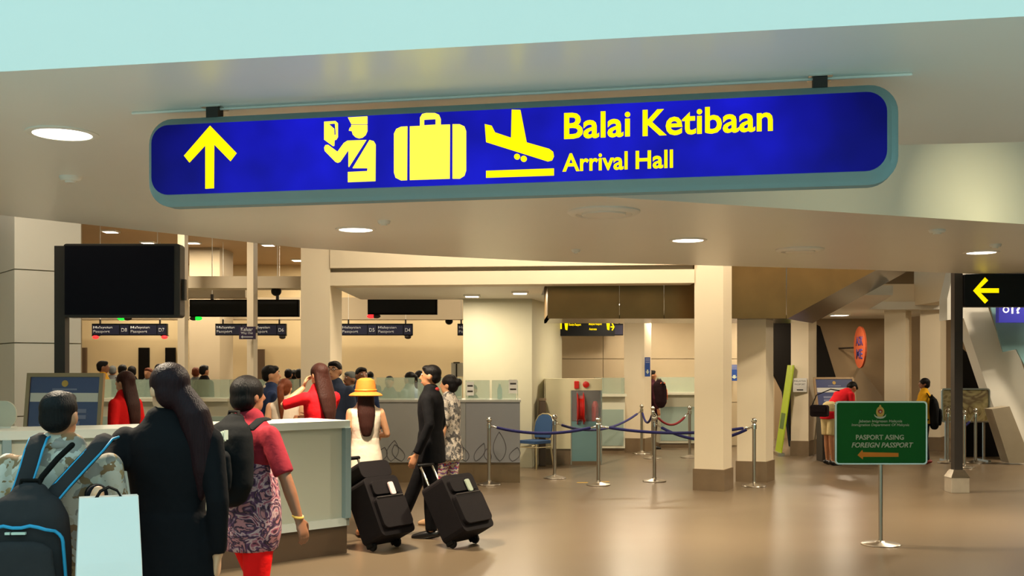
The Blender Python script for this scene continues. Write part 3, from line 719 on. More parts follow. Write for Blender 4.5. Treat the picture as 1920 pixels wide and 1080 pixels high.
# local: faces -y
MB().prism(rrect(-.2, .2, -.2, .2, .05, 4), .42, .47).build('seat', M_seat, t, bevel=.012)
Mb = Matrix.Translation((0, .2, .5)) @ Matrix.Rotation(R(-10), 4, 'X')
bk = [(-.17, 0), (.17, 0), (.19, .12), (.18, .26), (.13, .35), (.06, .385), (-.06, .385), (-.13, .35), (-.18, .26), (-.19, .12)]
MB().prism(bk, -.022, .022, M=Mb @ FR()).build('backrest', M_seat, t, bevel=.01)
fr = [Mb @ Vector((x*1.07, 0, z*1.03)) for x, z in bk[1:]+bk[:1]]
MB().tube([Vector((.17, .2, .44))]+fr[:1]+fr[1:]+[Vector((-.17, .2, .44))], .012, 8).build('back_frame', M_champ, t, smooth=True)
for sx in (-1, 1):
    MB().tube([(sx*.18, -.17, .42), (sx*.2, -.2, 0)], .012, 8).build('leg', M_champ, t, smooth=True)
    MB().tube([(sx*.17, .19, .42), (sx*.18, .26, 0)], .012, 8).build('leg', M_champ, t, smooth=True)
    MB().tube([(sx*.185, -.18, .36), (sx*.175, .2, .36)], .009, 8).build('side_rail', M_champ, t)
MB().tube([(-.185, -.18, .36), (.185, -.18, .36)], .009, 8).build('front_rail', M_champ, t)
# ------------------------------------------------------------------ fire hose cabinet
YF = 18.2
t = thing('hose_cabinet', 'cream cabinet with red fire hose behind glass beyond the rope barrier', 'cabinet', (X(1023, YF), YF, 0))
wL, wT = X(1070, YF)-X(1023, YF), X(1129, YF)-X(1023, YF); zt = Zp(710, YF)
M_cab = mat('cabinet_cream', (222, 214, 178), rough=.45, var=.03)
M_hose = mat('hose_red', (205, 28, 16), rough=.4, var=.1)
MB().bbox(0, wL, 0, .5, .27, zt).build('body', M_cab, t)
MB().bbox(0, wL, .02, .5, 0, .27).build('plinth', M_plinth, t)
MB().bbox(wL, wT, .3, .5, 0, zt).build('back_panel', mat('niche_back', (150, 128, 112), rough=.4), t)
MB().bbox(wL, wT, 0, .3, zt-.2, zt).build('header', M_cab, t)
MB().bbox(wT-.025, wT, 0, .3, 0, zt-.2).build('side_panel', M_steel, t)
MB().bbox(wL, wL+.02, 0, .3, 0, zt-.2).build('side_panel', M_steel, t)
MB().bbox(wL+.02, wT-.025, 0, .3, 0, .06).build('floor_panel', M_plinth, t)
mx = (wL+wT)/2
My = Matrix.Translation((mx-.1, .15, .95)) @ Matrix.Rotation(R(90), 4, 'Y')
MB().lathe([(.05, -.06), (.3, -.06), (.3, -.045), (.23, -.04), (.23, .04), (.3, .045), (.3, .06), (.05, .06)], 24, M=My).build('hose_reel', M_hose, t, smooth='auto')
MB().tube([(mx-.1, .02, .9), (mx+.02, .04, .62), (mx+.1, .05, .45), (mx+.14, .06, .75), (mx+.16, .07, .98)], .03, 8).build('hose', M_hose, t, smooth=True)
MB().lathe([(.05, .62), (.06, .64), (.06, 1.02), (.03, 1.08)], 14, c=(mx+.16, .14)).build('extinguisher', M_hose, t, smooth='auto')
MB().bbox(wL+.02, wT-.025, .004, .012, .06, .74).build('glass_door', M_bglass, t)
MB().bbox(wL+.02, wT-.025, .004, .012, .745, zt-.2).build('glass_door', glass('clear_glass', (230, 235, 235), alpha=.12), t)
MB().bbox(wL+.06, wL+.14, -.04, 0, zt-.17, zt-.04).build('alarm_box', M_hose, t, bevel=.01)
MB().lathe([(.055, 0), (.055, .03), (.02, .045)], 18, M=Matrix.Translation((wL+.26, 0, zt-.1)) @ Matrix.Rotation(R(90), 4, 'X')).build('alarm_bell', M_hose, t, smooth='auto')
t = thing('brown_bin', 'narrow brown bin standing left of the hose cabinet', 'bin', (X(1012, 18.0)+.03, 18.0, 0))
MB().bbox(-.04, .07, -.1, .1, 0, 1.1).build('body', M_kick, t, bevel=.01); MB().bbox(-.045, .075, -.11, .11, 1.1, 1.14).build('lid', M_plinth, t)
# ------------------------------------------------------------------ rope barriers
def stanchion_mesh():
    r = thing('stanchion', 'x', 'stanchion')
    MB().lathe([(.165, 0), (.17, .008), (.165, .018), (.09, .035), (.035, .05), (.03, .07)], 28).build('base', M_steel, r, smooth='auto')
    MB().lathe([(.0255, .05), (.0255, .86)], 18).build('post', M_steel, r, smooth='auto')
    MB().lathe([(.034, .80), (.034, .86), (.022, .875), (.022, .885)], 18).build('collar', M_chrome, r, smooth='auto')
    MB().ell((0, 0, .915), (.04, .04, .04), 16, 10).build('finial', M_chrome, r, smooth=True)
    return r
proto = stanchion_mesh(); first = [True]
def stanchion(px, py, label):
    o = proto if first[0] else copy_tree(proto)
    first[0] = False
    o.location = G(px, py); o['label'] = label; o['group'] = 'chrome rope barrier posts'
    return o
ST = {}
ST[1] = stanchion(917, 909, 'chrome barrier post in front of the grey counter, leftmost of the row')
ST[2] = stanchion(1040, 897, 'chrome barrier post right of the blue chair')
ST[3] = stanchion(1122, 910, 'chrome barrier post in front of the hose cabinet')
ST[4] = stanchion(1227, 903, 'chrome barrier post in front of the column with the slim blue sign')
ST[5] = stanchion(1414, 912, 'chrome barrier post right of the large cream column with stone plinth')
ST[6] = stanchion(1203, 851, 'far chrome barrier post left of the column with the slim blue sign')
ST[7] = stanchion(1224, 860, 'far chrome barrier post right in front of the orange backpack')
ST[8] = stanchion(1293, 858, 'far chrome barrier post next to the large cream column')
ST[9] = stanchion(1777, 868, 'chrome barrier post left below the framed board at right')
ST[10] = stanchion(1808, 877, 'chrome barrier post half hidden by the dark pole at right')
ST[11] = stanchion(1829, 868, 'chrome barrier post right below the framed board at right')
M_rope = mat('rope_blue', (26, 26, 92), rough=.8, var=.15, scale=40, bump=.3, bscale=90)
M_ropered = mat('rope_red', (120, 20, 26), rough=.8, var=.15, scale=40)
def rope(i, j, sag, label, m=None, group='barrier ropes'):
    a = ST[i].location+Vector((0, 0, .83)); b = ST[j].location+Vector((0, 0, .83))
    d = (b-a); dn = Vector((d.x, d.y, 0)).normalized()
    a = a+dn*.03; b = b-dn*.03; L_ = (b-a).length
    t = thing('barrier_rope', label, 'rope', (a+b)/2, 0, group); c = (a+b)/2
    n = 16; pts = []
    for k in range(n+1):
        f = k/n; p = a.lerp(b, f)-c; p.z -= sag*(1-(2*f-1)**2); pts.append(p)
    e = max(1, int(.07/L_*n+.5))
    MB().tube(pts[e:-e], .021, 8).build('cord', m or M_rope, t, smooth=True)
    MB().tube(pts[:e+1], .011, 8).build('hook', M_chrome, t, smooth=True)
    MB().tube(pts[-e-1:], .011, 8).build('hook', M_chrome, t, smooth=True)
rope(1, 3, .10, 'blue rope from the leftmost post across the blue chair')
rope(2, 6, .22, 'blue rope sagging in front of the hose cabinet')
rope(3, 5, .09, 'blue rope running right from the post before the hose cabinet, passing behind the large column')
rope(4, 5, .2, 'dark blue rope sagging deepest behind the large column')
rope(6, 7, .2, 'short blue rope between two far posts at the blue signed column')
rope(7, 8, .22, 'dark red rope between the far posts', M_ropered)
rope(9, 11, .2, 'blue rope under the framed board at right')
# ------------------------------------------------------------------ green sign on a stand
YG = 1.65*F/(1021-HZ)
t = thing('green_sign_stand', 'green foreign passport sign with orange arrow on a chrome stand', 'sign', (X(1651, YG), YG, 0))
x0, x1 = X(1565, YG)-X(1651, YG), X(1738, YG)-X(1651, YG); z0, z1 = Zp(871, YG), Zp(752, YG)
M_gsign = mat('sign_green', (7, 98, 32), spec=.25, rough=.55, var=.05, scale=2)
M_gl = mat('sign_white', (186, 194, 176), rough=.5, var=.02)
M_or = mat('sign_orange', (222, 130, 8), rough=.5, var=.03)
MB().prism(rrect(x0, x1, z0, z1, .035, 5), -.014, .014, [rrect(x0+.016, x1-.016, z0+.016, z1-.016, .022, 5)], M=FR()).build('frame', M_chrome, t, bevel=.004)
MB().prism(rrect(x0+.016, x1-.016, z0+.016, z1-.016, .022, 5), -.01, .008, M=FR()).build('panel', M_gsign, t)
def gx(zx): return X(1540+zx/7.2, YG)-X(1651, YG)
def gz(zy): return Zp(740+zy/7.2, YG)
for s_, a, b, c, d_, sh_, bo in (('Jabatan Imigresen Malaysia', 498, 1086, 384, 338, .15, .012), ('Immigration Department Of Malaysia', 404, 1182, 434, 388, .2, .012), ('PASPORT ASING', 463, 1110, 608, 540, 0, .025), ('FOREIGN PASSPORT', 404, 1238, 714, 644, .25, .025)):
    text_part(s_, M_gl, t, gx(a), gx(b), gz(c), gz(d_), y=-.008, depth=.002, bold=bo, shear=sh_)
MB().prism([(gx(a), gz(b)) for a, b in ((484, 815), (548, 745), (558, 775), (1036, 785), (1036, 838), (560, 838), (555, 872))], .008, .011, M=FR()).build('arrow', M_or, t)
em = MB().prism(circ(gx(790), gz(232), .038, 20, ry=.05), .008, .011, M=FR()).prism([(gx(755), gz(190)), (gx(825), gz(190)), (gx(805), gz(165)), (gx(800), gz(142)), (gx(790), gz(135)), (gx(780), gz(142)), (gx(775), gz(165))], .008, .0115, M=FR()).build('emblem', M_gold, t)
MB().prism([(gx(a), gz(b)) for a, b in ((708, 262), (735, 290), (790, 300), (845, 290), (868, 262), (862, 295), (830, 318), (790, 324), (750, 318), (718, 295))], .008, .012, M=FR()).build('scroll', M_gl, em)
MB().prism(circ(gx(790), gz(225), .021, 16), .011, .013, M=FR()).build('shield', mat('emblem_red', (165, 40, 25)), em)
MB().prism(circ(gx(790), gz(230), .009, 12), .013, .0145, M=FR()).build('shield_mark', M_gl, em)
MB().lathe([(.02, .02), (.02, z0)], 16).build('post', M_steel, t, smooth='auto')
MB().lathe([(.178, 0), (.18, .006), (.17, .014), (.05, .024), (.03, .04)], 32).build('base', M_steel, t, smooth='auto')
# ------------------------------------------------------------------ black arrow sign on a pole
YP = 14.2
t = thing('arrow_sign_post', 'dark pole carrying a black sign with a yellow left arrow at the right edge', 'sign', (X(1794, YP), YP, 0))
zt = Zp(505, YP)
MB().bbox(-.055, .055, -.06, .06, .2, zt).build('pole', M_dark, t)
def ax_(px): return X(px, YP)-X(1794, YP)
MB().prism(rrect(ax_(1803), ax_(2080), Zp(576, YP), Zp(515, YP), .03, 4), -.09, .09, M=FR()).build('sign_box', M_black, t, bevel=.008)
MB().prism([(ax_(a), Zp(b, YP)) for a, b in ((1819, 546), (1841, 521), (1847, 527), (1832, 541.5), (1867, 541.5), (1867, 550), (1833, 550), (1847, 564), (1841, 570))], .09, .094, M=FR()).build('arrow', M_yel, t)
MB().bbox(-.12, .12, -.12, .12, 0, .2).build('base_block', mat('stone_block', (170, 158, 140), rough=.3, var=.15, scale=12), t, bevel=.005)
vs = [(-.125, -.125, .2), (.125, -.125, .2), (.125, .125, .2), (-.125, .125, .2), (-.07, -.075, .3), (.07, -.075, .3), (.07, .075, .3), (-.07, .075, .3)]
MB().add(vs, [(0,1,5,4), (1,2,6,5), (2,3,7,6), (3,0,4,7), (4,5,6,7), (3,2,1,0)]).build('skirt', M_chrome, t)
YQ = 18.4
t = thing('blue_information_sign', 'blue hanging sign with white symbols behind the black arrow sign', 'sign', (X(1930, YQ), YQ, Zp(605, YQ)))
MB().bbox(X(1870, YQ)-X(1930, YQ), X(1990, YQ)-X(1930, YQ), -.06, .06, 0, .42).build('box', mat('info_blue', (22, 24, 140), emit=(20, 22, 150), estr=.35), t)
MB().bbox(-.1, .1, -.03, .03, .42, 4.1-Zp(605, YQ)).build('hanger', M_dark, t)
M_wl = mat('lit_white', (240, 240, 245), emit=(240, 240, 250), estr=.9)
def qx(px): return X(px, YQ)-X(1930, YQ)
cz_ = Zp(581, YQ)-Zp(605, YQ)
MB().prism(circ(qx(1883), cz_, .055, 18), .06, .065, [circ(qx(1883), cz_, .035, 18)], M=FR()).build('clock_symbol', M_wl, t)
text_part('i', M_wl, t, qx(1893), qx(1897), cz_-.07, cz_+.08, y=-.06, bold=.03)
text_part('?', M_wl, t, qx(1902), qx(1910), cz_-.07, cz_+.08, y=-.06, bold=.03)
# ------------------------------------------------------------------ yellow lettered lane sign
YY = 20.2
t = thing('passport_lane_sign', 'black sign with yellow arrows and lettering under the bronze panels', 'sign', (X(1050, YY), YY, Zp(630, YY)))
hY = Zp(590, YY)-Zp(630, YY); wY = X(1152, YY)-X(1050, YY)
MB().bbox(0, wY, -.06, .06, 0, hY).build('box', M_black, t)
def yx(zx): return (zx-765)/400*wY
def yz(zy): return (632-zy)/4*.0101
text_part('Foreign Passport', M_yel, t, yx(830), yx(918), yz(562), yz(538), y=-.06, bold=.02)
text_part('Malaysia Passport', M_yel, t, yx(975), yx(1070), yz(556), yz(534), y=-.06, bold=.02)
text_part('Autogate', M_yel, t, yx(977), yx(1033), yz(594), yz(572), y=-.06, bold=.02)
text_part('Pasport Asing', M_yel, t, yx(850), yx(915), yz(528), yz(508), y=-.06, bold=.02)
MB().prism([(yx(a), yz(b)) for a, b in ((767, 580), (767, 530), (758+4, 530), (771, 505), (785, 530), (777, 530), (777, 580))], .06, .064, M=FR()).build('arrow', M_yel, t)
MB().prism([(yx(a), yz(b)) for a, b in ((1135, 560), (1152, 560), (1142, 540), (1150, 537), (1164, 565), (1150, 592), (1142, 589), (1152, 570), (1135, 570))], .06, .064, M=FR()).build('arrow', M_yel, t)
for xx in (808, 1115): MB().prism([(yx(xx+a), yz(b)) for a, b in ((-14, 510), (-6, 510), (-4, 530), (3, 505), (12, 510), (14, 545), (10, 590), (-5, 585))], .06, .064, M=FR()).build('officer_symbol', M_yel, t)
for s in (.2, .8): MB().bbox(wY*s-.015, wY*s+.015, -.015, .015, hY, 2.80-Zp(630, YY)).build('hanger', M_dark, t)
# ------------------------------------------------------------------ signs on columns, orange oval, banner, boards
M_cblue = mat('column_sign_blue', (28, 66, 140), rough=.45, var=.04)
def column_sign(label, px0, px1, py0, py1, Y, back):
    t = thing('column_sign', label, 'sign', (X((px0+px1)/2, Y), Y, Zp(py1, Y))); w_ = X(px1, Y)-X(px0, Y); h = Zp(py0, Y)-Zp(py1, Y)
    MB().bbox(-w_/2, w_/2, -.012, .012, 0, h).build('plate', M_cblue, t)
    MB().bbox(-w_*.2, w_*.2, .012, back, h*.4, h*.6).build('mount', M_dark, t)
    for k in (.72, .82, .9): MB().bbox(-w_*.36, w_*.36, -.014, -.012, h*k, h*(k+.05)).build('text_line', M_line, t)
    MB().prism([(0, .12*h), (w_*.35, .26*h), (w_*.14, .26*h), (w_*.14, .36*h), (-w_*.14, .36*h), (-w_*.14, .26*h), (-w_*.35, .26*h)], .012, .016, M=FR()).build('arrow', M_gl, t)
column_sign('slim blue sign with white arrow on the pale column behind the ropes', 1209, 1219, 670, 706, 20.85, .1)
column_sign('blue sign with white arrow peeking out right of the large column', 1368, 1385, 684, 714, 22.3, .17)
t = thing('paper_notice', 'white printed sheet fixed on the pale column left of the green sign', 'notice', (X(1500, 19.98), 19.985, Zp(735, 20)))
MB().bbox(-.13, .13, -.003, .003, 0, .26).build('sheet', M_paper, t)
text_part('MALAYSIA', M_black, t, -.11, .11, .19, .22, y=-.003, depth=.001)
text_part('PASSPORT', M_black, t, -.1, .1, .13, .16, y=-.003, depth=.001)
MB().bbox(-.06, .06, -.004, -.003, .03, .05).build('arrow', M_black, t)
t = thing('oval_sign', 'orange oval sign reading Ask Me on the brown wall at right', 'sign', (X(1613, 23.5), 23.5, Zp(651, 23.5)), R(-86))
MB().prism(circ(0, 0, .32, 28, ry=.46), -.02, .02, M=FR()).build('disc', mat('oval_orange', (146, 62, 28), rough=.6), t)
MB().tube([(0, .02, 0), (-.2, .1, 0), (-1.5, .1, 0)], .02, 8).build('arm', M_dark, t)
text_part('ASK', mat('oval_blue', (40, 34, 96), rough=.5), t, -.2, .2, .03, .24, y=-.02, bold=.03)
text_part('ME', mat('oval_blue', (40, 34, 96)), t, -.17, .17, -.26, -.04, y=-.02, bold=.03)
g = G(1459, 853)
t = thing('roll_up_banner', 'yellow green banner leaning beside the pale column, seen nearly edge on', 'banner', g, R(-94))
M = Matrix.Rotation(R(-8), 4, 'X')
MB().bbox(-.3, .3, -.01, .01, .05, 1.72, M=M).build('sheet', mat('banner_green', (150, 172, 22), rough=.5, var=.12, scale=5), t)
MB().bbox(-.32, .32, -.06, .06, 0, .06).build('foot', M_steel, t)
MB().bbox(-.2, .2, -.013, -.01, .5, .8, M=M).build('pattern', mat('banner_pic', (70, 96, 40), var=.4, scale=12), t)
YB = 18.9
t = thing('framed_board', 'steel framed board with dim picture behind the dark pole at right', 'notice board', (X(1810, YB), YB, 0))
def bx_(px): return X(px, YB)-X(1810, YB)
zz0, zz1 = Zp(792, YB), Zp(728, YB)
MB().prism(rrect(bx_(1765), bx_(1856), zz0, zz1, .05, 5), -.015, .015, [rrect(bx_(1765)+.025, bx_(1856)-.025, zz0+.025, zz1-.025, .03, 5)], M=FR()).build('frame', M_steel, t)
MB().prism(rrect(bx_(1765)+.025, bx_(1856)-.025, zz0+.025, zz1-.025, .03, 5), -.008, .004, M=FR()).build('pattern', mat_print('board_reflection', [(96, 84, 52), (126, 114, 80), (110, 100, 66), (84, 70, 48), (118, 108, 76)], scale=2, rough=.25, kind='swirl'), t)  # swirled colours imitate a dim reflection in the glossy face
for px in (1775, 1846): MB().bbox(bx_(px)-.018, bx_(px)+.018, .015, .05, 0, zz1-.05).build('leg', M_steel, t)
for px in (1775, 1846): MB().bbox(bx_(px)-.025, bx_(px)+.025, -.2, .25, 0, .03).build('foot', M_steel, t)
t = thing('writing_desk', 'desk in front of the blue notice where the man in red leans', 'desk', (X(1588, 18.9), 18.9, 0))
MB().bbox(-.5, .5, -.25, .2, .92, .96).build('top', M_plinth, t)
for sx in (-1, 1): MB().bbox(sx*.46-.03, sx*.46+.03, -.2, .18, 0, .92).build('side_panel', M_dark, t)
MB().bbox(-.43, .43, .1, .13, .1, .92).build('back_panel', M_dark, t)
t = thing('floor_marking', 'pair of short yellow tape strips by the barrier post before the hose cabinet', 'floor tape', G(1118, 905))
MB().bbox(-.28, -.12, -.03, .03, 0, .002).build('strip', mat('tape_yellow', (190, 150, 30), rough=.6), t); MB().bbox(.06, .2, .1, .16, 0, .002).build('strip', mat('tape_yellow', (190, 150, 30)), t)
# ------------------------------------------------------------------ suitcases
def suitcase(label, loc, heading, lean, w=.42, d=.25, h=.62, m=None, handle=.34, tagcol=None, topcol=None, extra=False):
    t = thing('suitcase', label, 'suitcase', loc, R(heading), 'black wheeled suitcases')
    M = Matrix.Rotation(R(-lean), 4, 'X')
    T0 = Matrix.Translation((0, 0, .045))
    M = T0 @ M
    m = m or mat('case_black', (20, 15, 16), rough=.7, spec=.15, var=.15, scale=20, bump=.1, bscale=120)
    def B_(x0, x1, y0, y1, z0, z1, name, mm, bev=.0, par=None):
        ob = MB().prism(rrect(x0, x1, z0, z1, min(.05, (x1-x0)/4, (z1-z0)/4), 4), -y1, -y0, M=M @ FR()).build(name, mm, par or t, bevel=bev, seg=2); return ob
    B_(-w/2, w/2, -d+.05, .05, .02, h, 'body', m, .02)
    pk = B_(-w/2+.03, w/2-.03, -d+.01, -d+.055, .08, h-.2, 'front_pocket', m, .015)
    B_(-w/2+.05, w/2-.05, -d+.02, -d+.055, h-.18, h-.05, 'top_pocket', m, .012)
    MB().tube([M @ Vector(p) for p in ((-w/2+.05, -d+.008, h-.21), (w/2-.05, -d+.008, h-.21))], .005, 6).build('zip', M_dark, pk)
    for sx in (-1, 1):
        MB().lathe([(.04, -.015), (.045, 0), (.04, .015)], 16, M=Matrix.Translation((sx*(w/2-.06), .0, .045)) @ Matrix.Rotation(R(90), 4, 'Y')).build('wheel', M_black, t, smooth='auto')
        B_(sx*(w/2-.06)-.03, sx*(w/2-.06)+.03, -.03, .05, -.01, .06, 'wheel_housing', M_black)
        MB().tube([M @ Vector((sx*.085, .055, h-.05)), M @ Vector((sx*.085, .055, h+handle))], .011, 8).build('handle_rod', M_chrome, t, smooth=True)
    MB().tube([M @ Vector((-.1, .055, h+handle)), M @ Vector((.1, .055, h+handle))], .018, 8).build('grip', M_black, t, smooth=True)
    MB().tube([M @ Vector(p) for p in ((-.08, -.08, h), (-.07, -.08, h+.03), (.07, -.08, h+.03), (.08, -.08, h))], .01, 6).build('carry_handle', M_black if not topcol else mat('strap_red', (190, 40, 28), rough=.6), t, smooth=True)
    if tagcol: B_(.02, .08, -d-.002, -d+.012, h-.2, h-.08, 'luggage_tag', mat('tag_'+tagcol, (225, 190, 185) if tagcol == 'pink' else (150, 160, 140)))
    if extra: MB().prism(rrect(-w/2+.02, w/2-.02, 0, .16, .05, 4), -.05, .2, M=M @ Matrix.Translation((0, 0, h+.005)) @ FR()).build('top_bag', m, t, bevel=.02)
    return t
g = G(722, 1030); suitcase('black suitcase with a pink tag pulled behind the end of the counter', g, 52, 27, w=.43, d=.27, h=.58, handle=.3, tagcol='pink', extra=True)
g = G(870, 1024); suitcase('black suitcase with a red strap pulled by the man in black', g, 55, 30, w=.46, d=.28, h=.58, handle=.24, tagcol='grey', topcol='red')
# ------------------------------------------------------------------ people
SKIN = {'a': (196, 142, 104), 'b': (172, 116, 80), 'c': (136, 88, 60), 'd': (208, 158, 120)}
def skin(k): return mat('skin_'+k, SKIN[k], rough=.5, var=.06, scale=12)
def hairmat(name, rgb):
    """strands: noise stretched along the length, in colour and relief"""
    m = mat(name, rgb, rough=.5, var=.5, scale=1, spec=.14, bump=.5, bscale=1)
    nt = m.node_tree; tc = nt.nodes['Texture Coordinate']
    mp = nt.nodes.new('ShaderNodeMapping'); mp.inputs['Scale'].default_value = (170, 170, 9); nt.links.new(tc.outputs['Object'], mp.inputs['Vector'])
    for n in nt.nodes:
        if n.bl_idname == 'ShaderNodeTexNoise': nt.links.new(mp.outputs[0], n.inputs['Vector'])
    return m
HAIR = hairmat('hair_black', (14, 10, 9)); HAIRB = hairmat('hair_brown', (50, 25, 19)); HAIRR = hairmat('hair_auburn', (104, 52, 28))
def solid(name, mb, m, parent, voxel, smooth=4):
    """unite overlapping shapes into one continuous skin"""
    me = mb.mesh(name); o = bpy.data.objects.new(name, me); COL.objects.link(o)
    rm = o.modifiers.new('r', 'REMESH'); rm.mode = 'VOXEL'; rm.voxel_size = voxel; rm.use_smooth_shade = True
    if smooth:
        sm = o.modifiers.new('s', 'SMOOTH'); sm.factor = .5; sm.iterations = smooth
    dg = bpy.context.evaluated_depsgraph_get(); dg.update()
    me2 = bpy.data.meshes.new_from_object(o.evaluated_get(dg)); me2.name = name
    o.modifiers.clear(); o.data = me2; bpy.data.meshes.remove(me)
    me2.materials.clear(); me2.materials.append(m)
    for p in me2.polygons: p.use_smooth = True
    o.parent = parent
    return o
def hand(mb, w, d, n, side, curl=.35, s=1.0):
    """palm and five fingers; d towards the fingers, n out of the palm, side = direction of the thumb"""
    d = d.normalized(); n = (n-d*n.dot(d)).normalized(); t = d.cross(n)*side
    mb.loft([(w-d*.02*s, t*.024*s, n*.018*s), (w+d*.02*s, t*.032*s, n*.016*s), (w+d*.06*s, t*.04*s, n*.014*s), (w+d*.09*s, t*.038*s, n*.012*s)], 12)
    for off, ln in ((.029, .068), (.010, .078), (-.010, .072), (-.028, .056)):
        p = w+d*.085*s+t*off*s; a = 0; pts = [p-d*.02*s, p]
        for k, f in enumerate((.45, .32, .23)):
            a += curl*(.8+.5*k); p = p+(d*math.cos(a)+n*math.sin(a))*ln*f*s; pts.append(p)
        mb.tube(pts, [.0095*s, .0095*s, .009*s, .0085*s, .0075*s], 8)
    p = w+d*.02*s+t*.026*s; q = p+(d*.55+t*.7+n*.35).normalized()*.042*s; r_ = q+(d*.85+t*.25+n*.45).normalized()*.03*s; u = r_+(d*.9+n*.5).normalized()*.022*s
    mb.tube([p, q, r_, u], [.013*s, .011*s, .0095*s, .008*s], 8)
def person(label, loc, heading, H, hair=HAIR, hairstyle='short', sk='a', lean=0, yaw=0, pitch=0, top=None, topname='shirt', sleeve=.45, bottom=None, bottomname='trousers', leglen=1.0,
           shoes=None, pose=None, wide=1.0, voxel=.012, face=False, skirt=None, hem=.80, group=None, collar=None, extra=None, flare=0, sw=.175, tummy=0, neckline=0, curl=.35, topz=.9):
    s = H/1.70; pose = pose or {}
    root = thing('person', label, 'person', loc, R(heading), group)
    piv = Vector((0, 0, .93))
    T = Matrix.Translation(piv) @ Matrix.Rotation(R(-lean), 4, 'X') @ Matrix.Translation(-piv)
    Tr = T.to_3x3()
    def U(x, y, z): return (T @ Vector((x, y, z)))*s
    def D(x, y, z): return Tr @ Vector((x, y, z))
    nk = Vector((0, .0, 1.46))
    Hm = T @ Matrix.Translation(nk) @ Matrix.Rotation(R(yaw), 4, 'Z') @ Matrix.Rotation(R(-pitch), 4, 'X') @ Matrix.Translation(-nk)
    def HD(x, y, z): return (Hm @ Vector((x, y, z)))*s
    Hr = Hm.to_3x3()
    J = {}
    for k, sg in (('L', -1), ('R', 1)):
        J['sh'+k] = U(sg*sw*wide, -.01, 1.372)
        J['el'+k] = U(*pose['el'+k])if 'el'+k in pose else U(sg*(sw+.055)*wide, -.03, 1.10)
        J['wr'+k] = U(*pose['wr'+k])if 'wr'+k in pose else U(sg*(sw+.065)*wide, .04, .86)
        J['hip'+k] = Vector((sg*.09*wide, 0, .90))*s
        J['kn'+k] = Vector(pose.get('kn'+k, (sg*.095*wide, .015, .48)))*s
        J['an'+k] = Vector(pose.get('an'+k, (sg*.1*wide, -.03, .08)))*s
    # ---- body: one continuous skin
    b = MB()
    def torso(mb, g, z0=.86, z1=1.44, gl=0):
        st = [(.86, .160, .105), (.93, .165, .112), (1.03, .142, .100), (1.12, .143, .104), (1.24, .160, .116), (1.34, .165, .112), (1.40, .150, .092), (1.45, .095, .066)]
        sec = []
        for z, a, c in st:
            if z < z0-.001 or z > z1+.02: continue
            ex = tummy*max(0, 1-abs(z-1.03)/.2)
            sec.append((U(0, ex*.4, z), D((a*wide+g+ex*.6)*s, 0, 0), D(0, (c+g+ex*.6)*s, 0)))
        mb.loft(sec, 20)
    torso(b, -.012)
    b.tube([U(0, -.005, 1.38), U(0, .0, 1.47), HD(0, .01, 1.54)], [.062*s, .054*s, .053*s], 12)
    Rt = Hr.to_4x4()
    b.ell(HD(0, -.002, 1.605), (.074*s, .094*s, .095*s), 18, 14, M=Rt)
    b.ell(HD(0, .028, 1.545), (.056*s, .066*s, .068*s), 16, 12, M=Rt)
    b.tube([HD(0, .092, 1.605), HD(0, .112, 1.572), HD(0, .094, 1.562)], [.010*s, .015*s, .012*s], 8)
    for sg in (-1, 1): b.ell(HD(sg*.076, -.008, 1.582), (.012*s, .022*s, .032*s), 10, 8, M=Rt)
    for k, sg in (('L', -1), ('R', 1)):
        b.tube([J['sh'+k], J['sh'+k].lerp(J['el'+k], .4), J['el'+k]], [.052*s, .045*s, .037*s], 12)
        b.tube([J['el'+k], J['el'+k].lerp(J['wr'+k], .35), J['wr'+k]], [.037*s, .038*s, .026*s], 12)
        fd = (J['wr'+k]-J['el'+k]).normalized()
        dd = Vector(pose['hd'+k]) if 'hd'+k in pose else fd
        pn = Vector(pose['pn'+k]) if 'pn'+k in pose else Vector((-sg, 0, 0))
        hand(b, J['wr'+k], dd, pn, sg if 'ts'+k not in pose else pose['ts'+k], curl, s)
        if not skirt or True:
            b.tube([J['hip'+k], J['hip'+k].lerp(J['kn'+k], .5), J['kn'+k]], [.085*s, .072*s, .052*s], 12)
            b.tube([J['kn'+k], J['kn'+k].lerp(J['an'+k], .35), J['an'+k]], [.052*s, .054*s, .036*s], 12)
            fdv = Vector(pose.get('ft'+k, (0, 1, -.12))).normalized()
            b.tube([J['an'+k]-fdv*.05*s+Vector((0, 0, -.035*s)), J['an'+k]+fdv*.06*s+Vector((0, 0, -.04*s)), J['an'+k]+fdv*.15*s+Vector((0, 0, -.045*s))], [.034*s, .036*s, .026*s], 10)
    body = solid('body', b, skin(sk), root, voxel, 3)
    # ---- hair
    h = MB()
    if hairstyle in ('short', 'crop'):
        h.ell(HD(0, -.014, 1.628), (.081*s, .095*s, .082*s), 18, 12, M=Rt); h.ell(HD(0, -.046, 1.585), (.074*s, .058*s, .068*s), 16, 10, M=Rt)
        h.ell(HD(0, .04, 1.672), (.06*s, .05*s, .032*s), 12, 8, M=Rt)
    elif hairstyle == 'bowl':
        h.ell(HD(0, -.014, 1.622), (.09*s, .102*s, .092*s), 18, 12, M=Rt); h.ell(HD(0, -.04, 1.57), (.086*s, .072*s, .075*s), 16, 10, M=Rt)
    else:
        h.ell(HD(0, -.014, 1.622), (.087*s, .100*s, .09*s), 18, 12, M=Rt); h.ell(HD(0, -.045, 1.575), (.082*s, .065*s, .075*s), 16, 10, M=Rt)
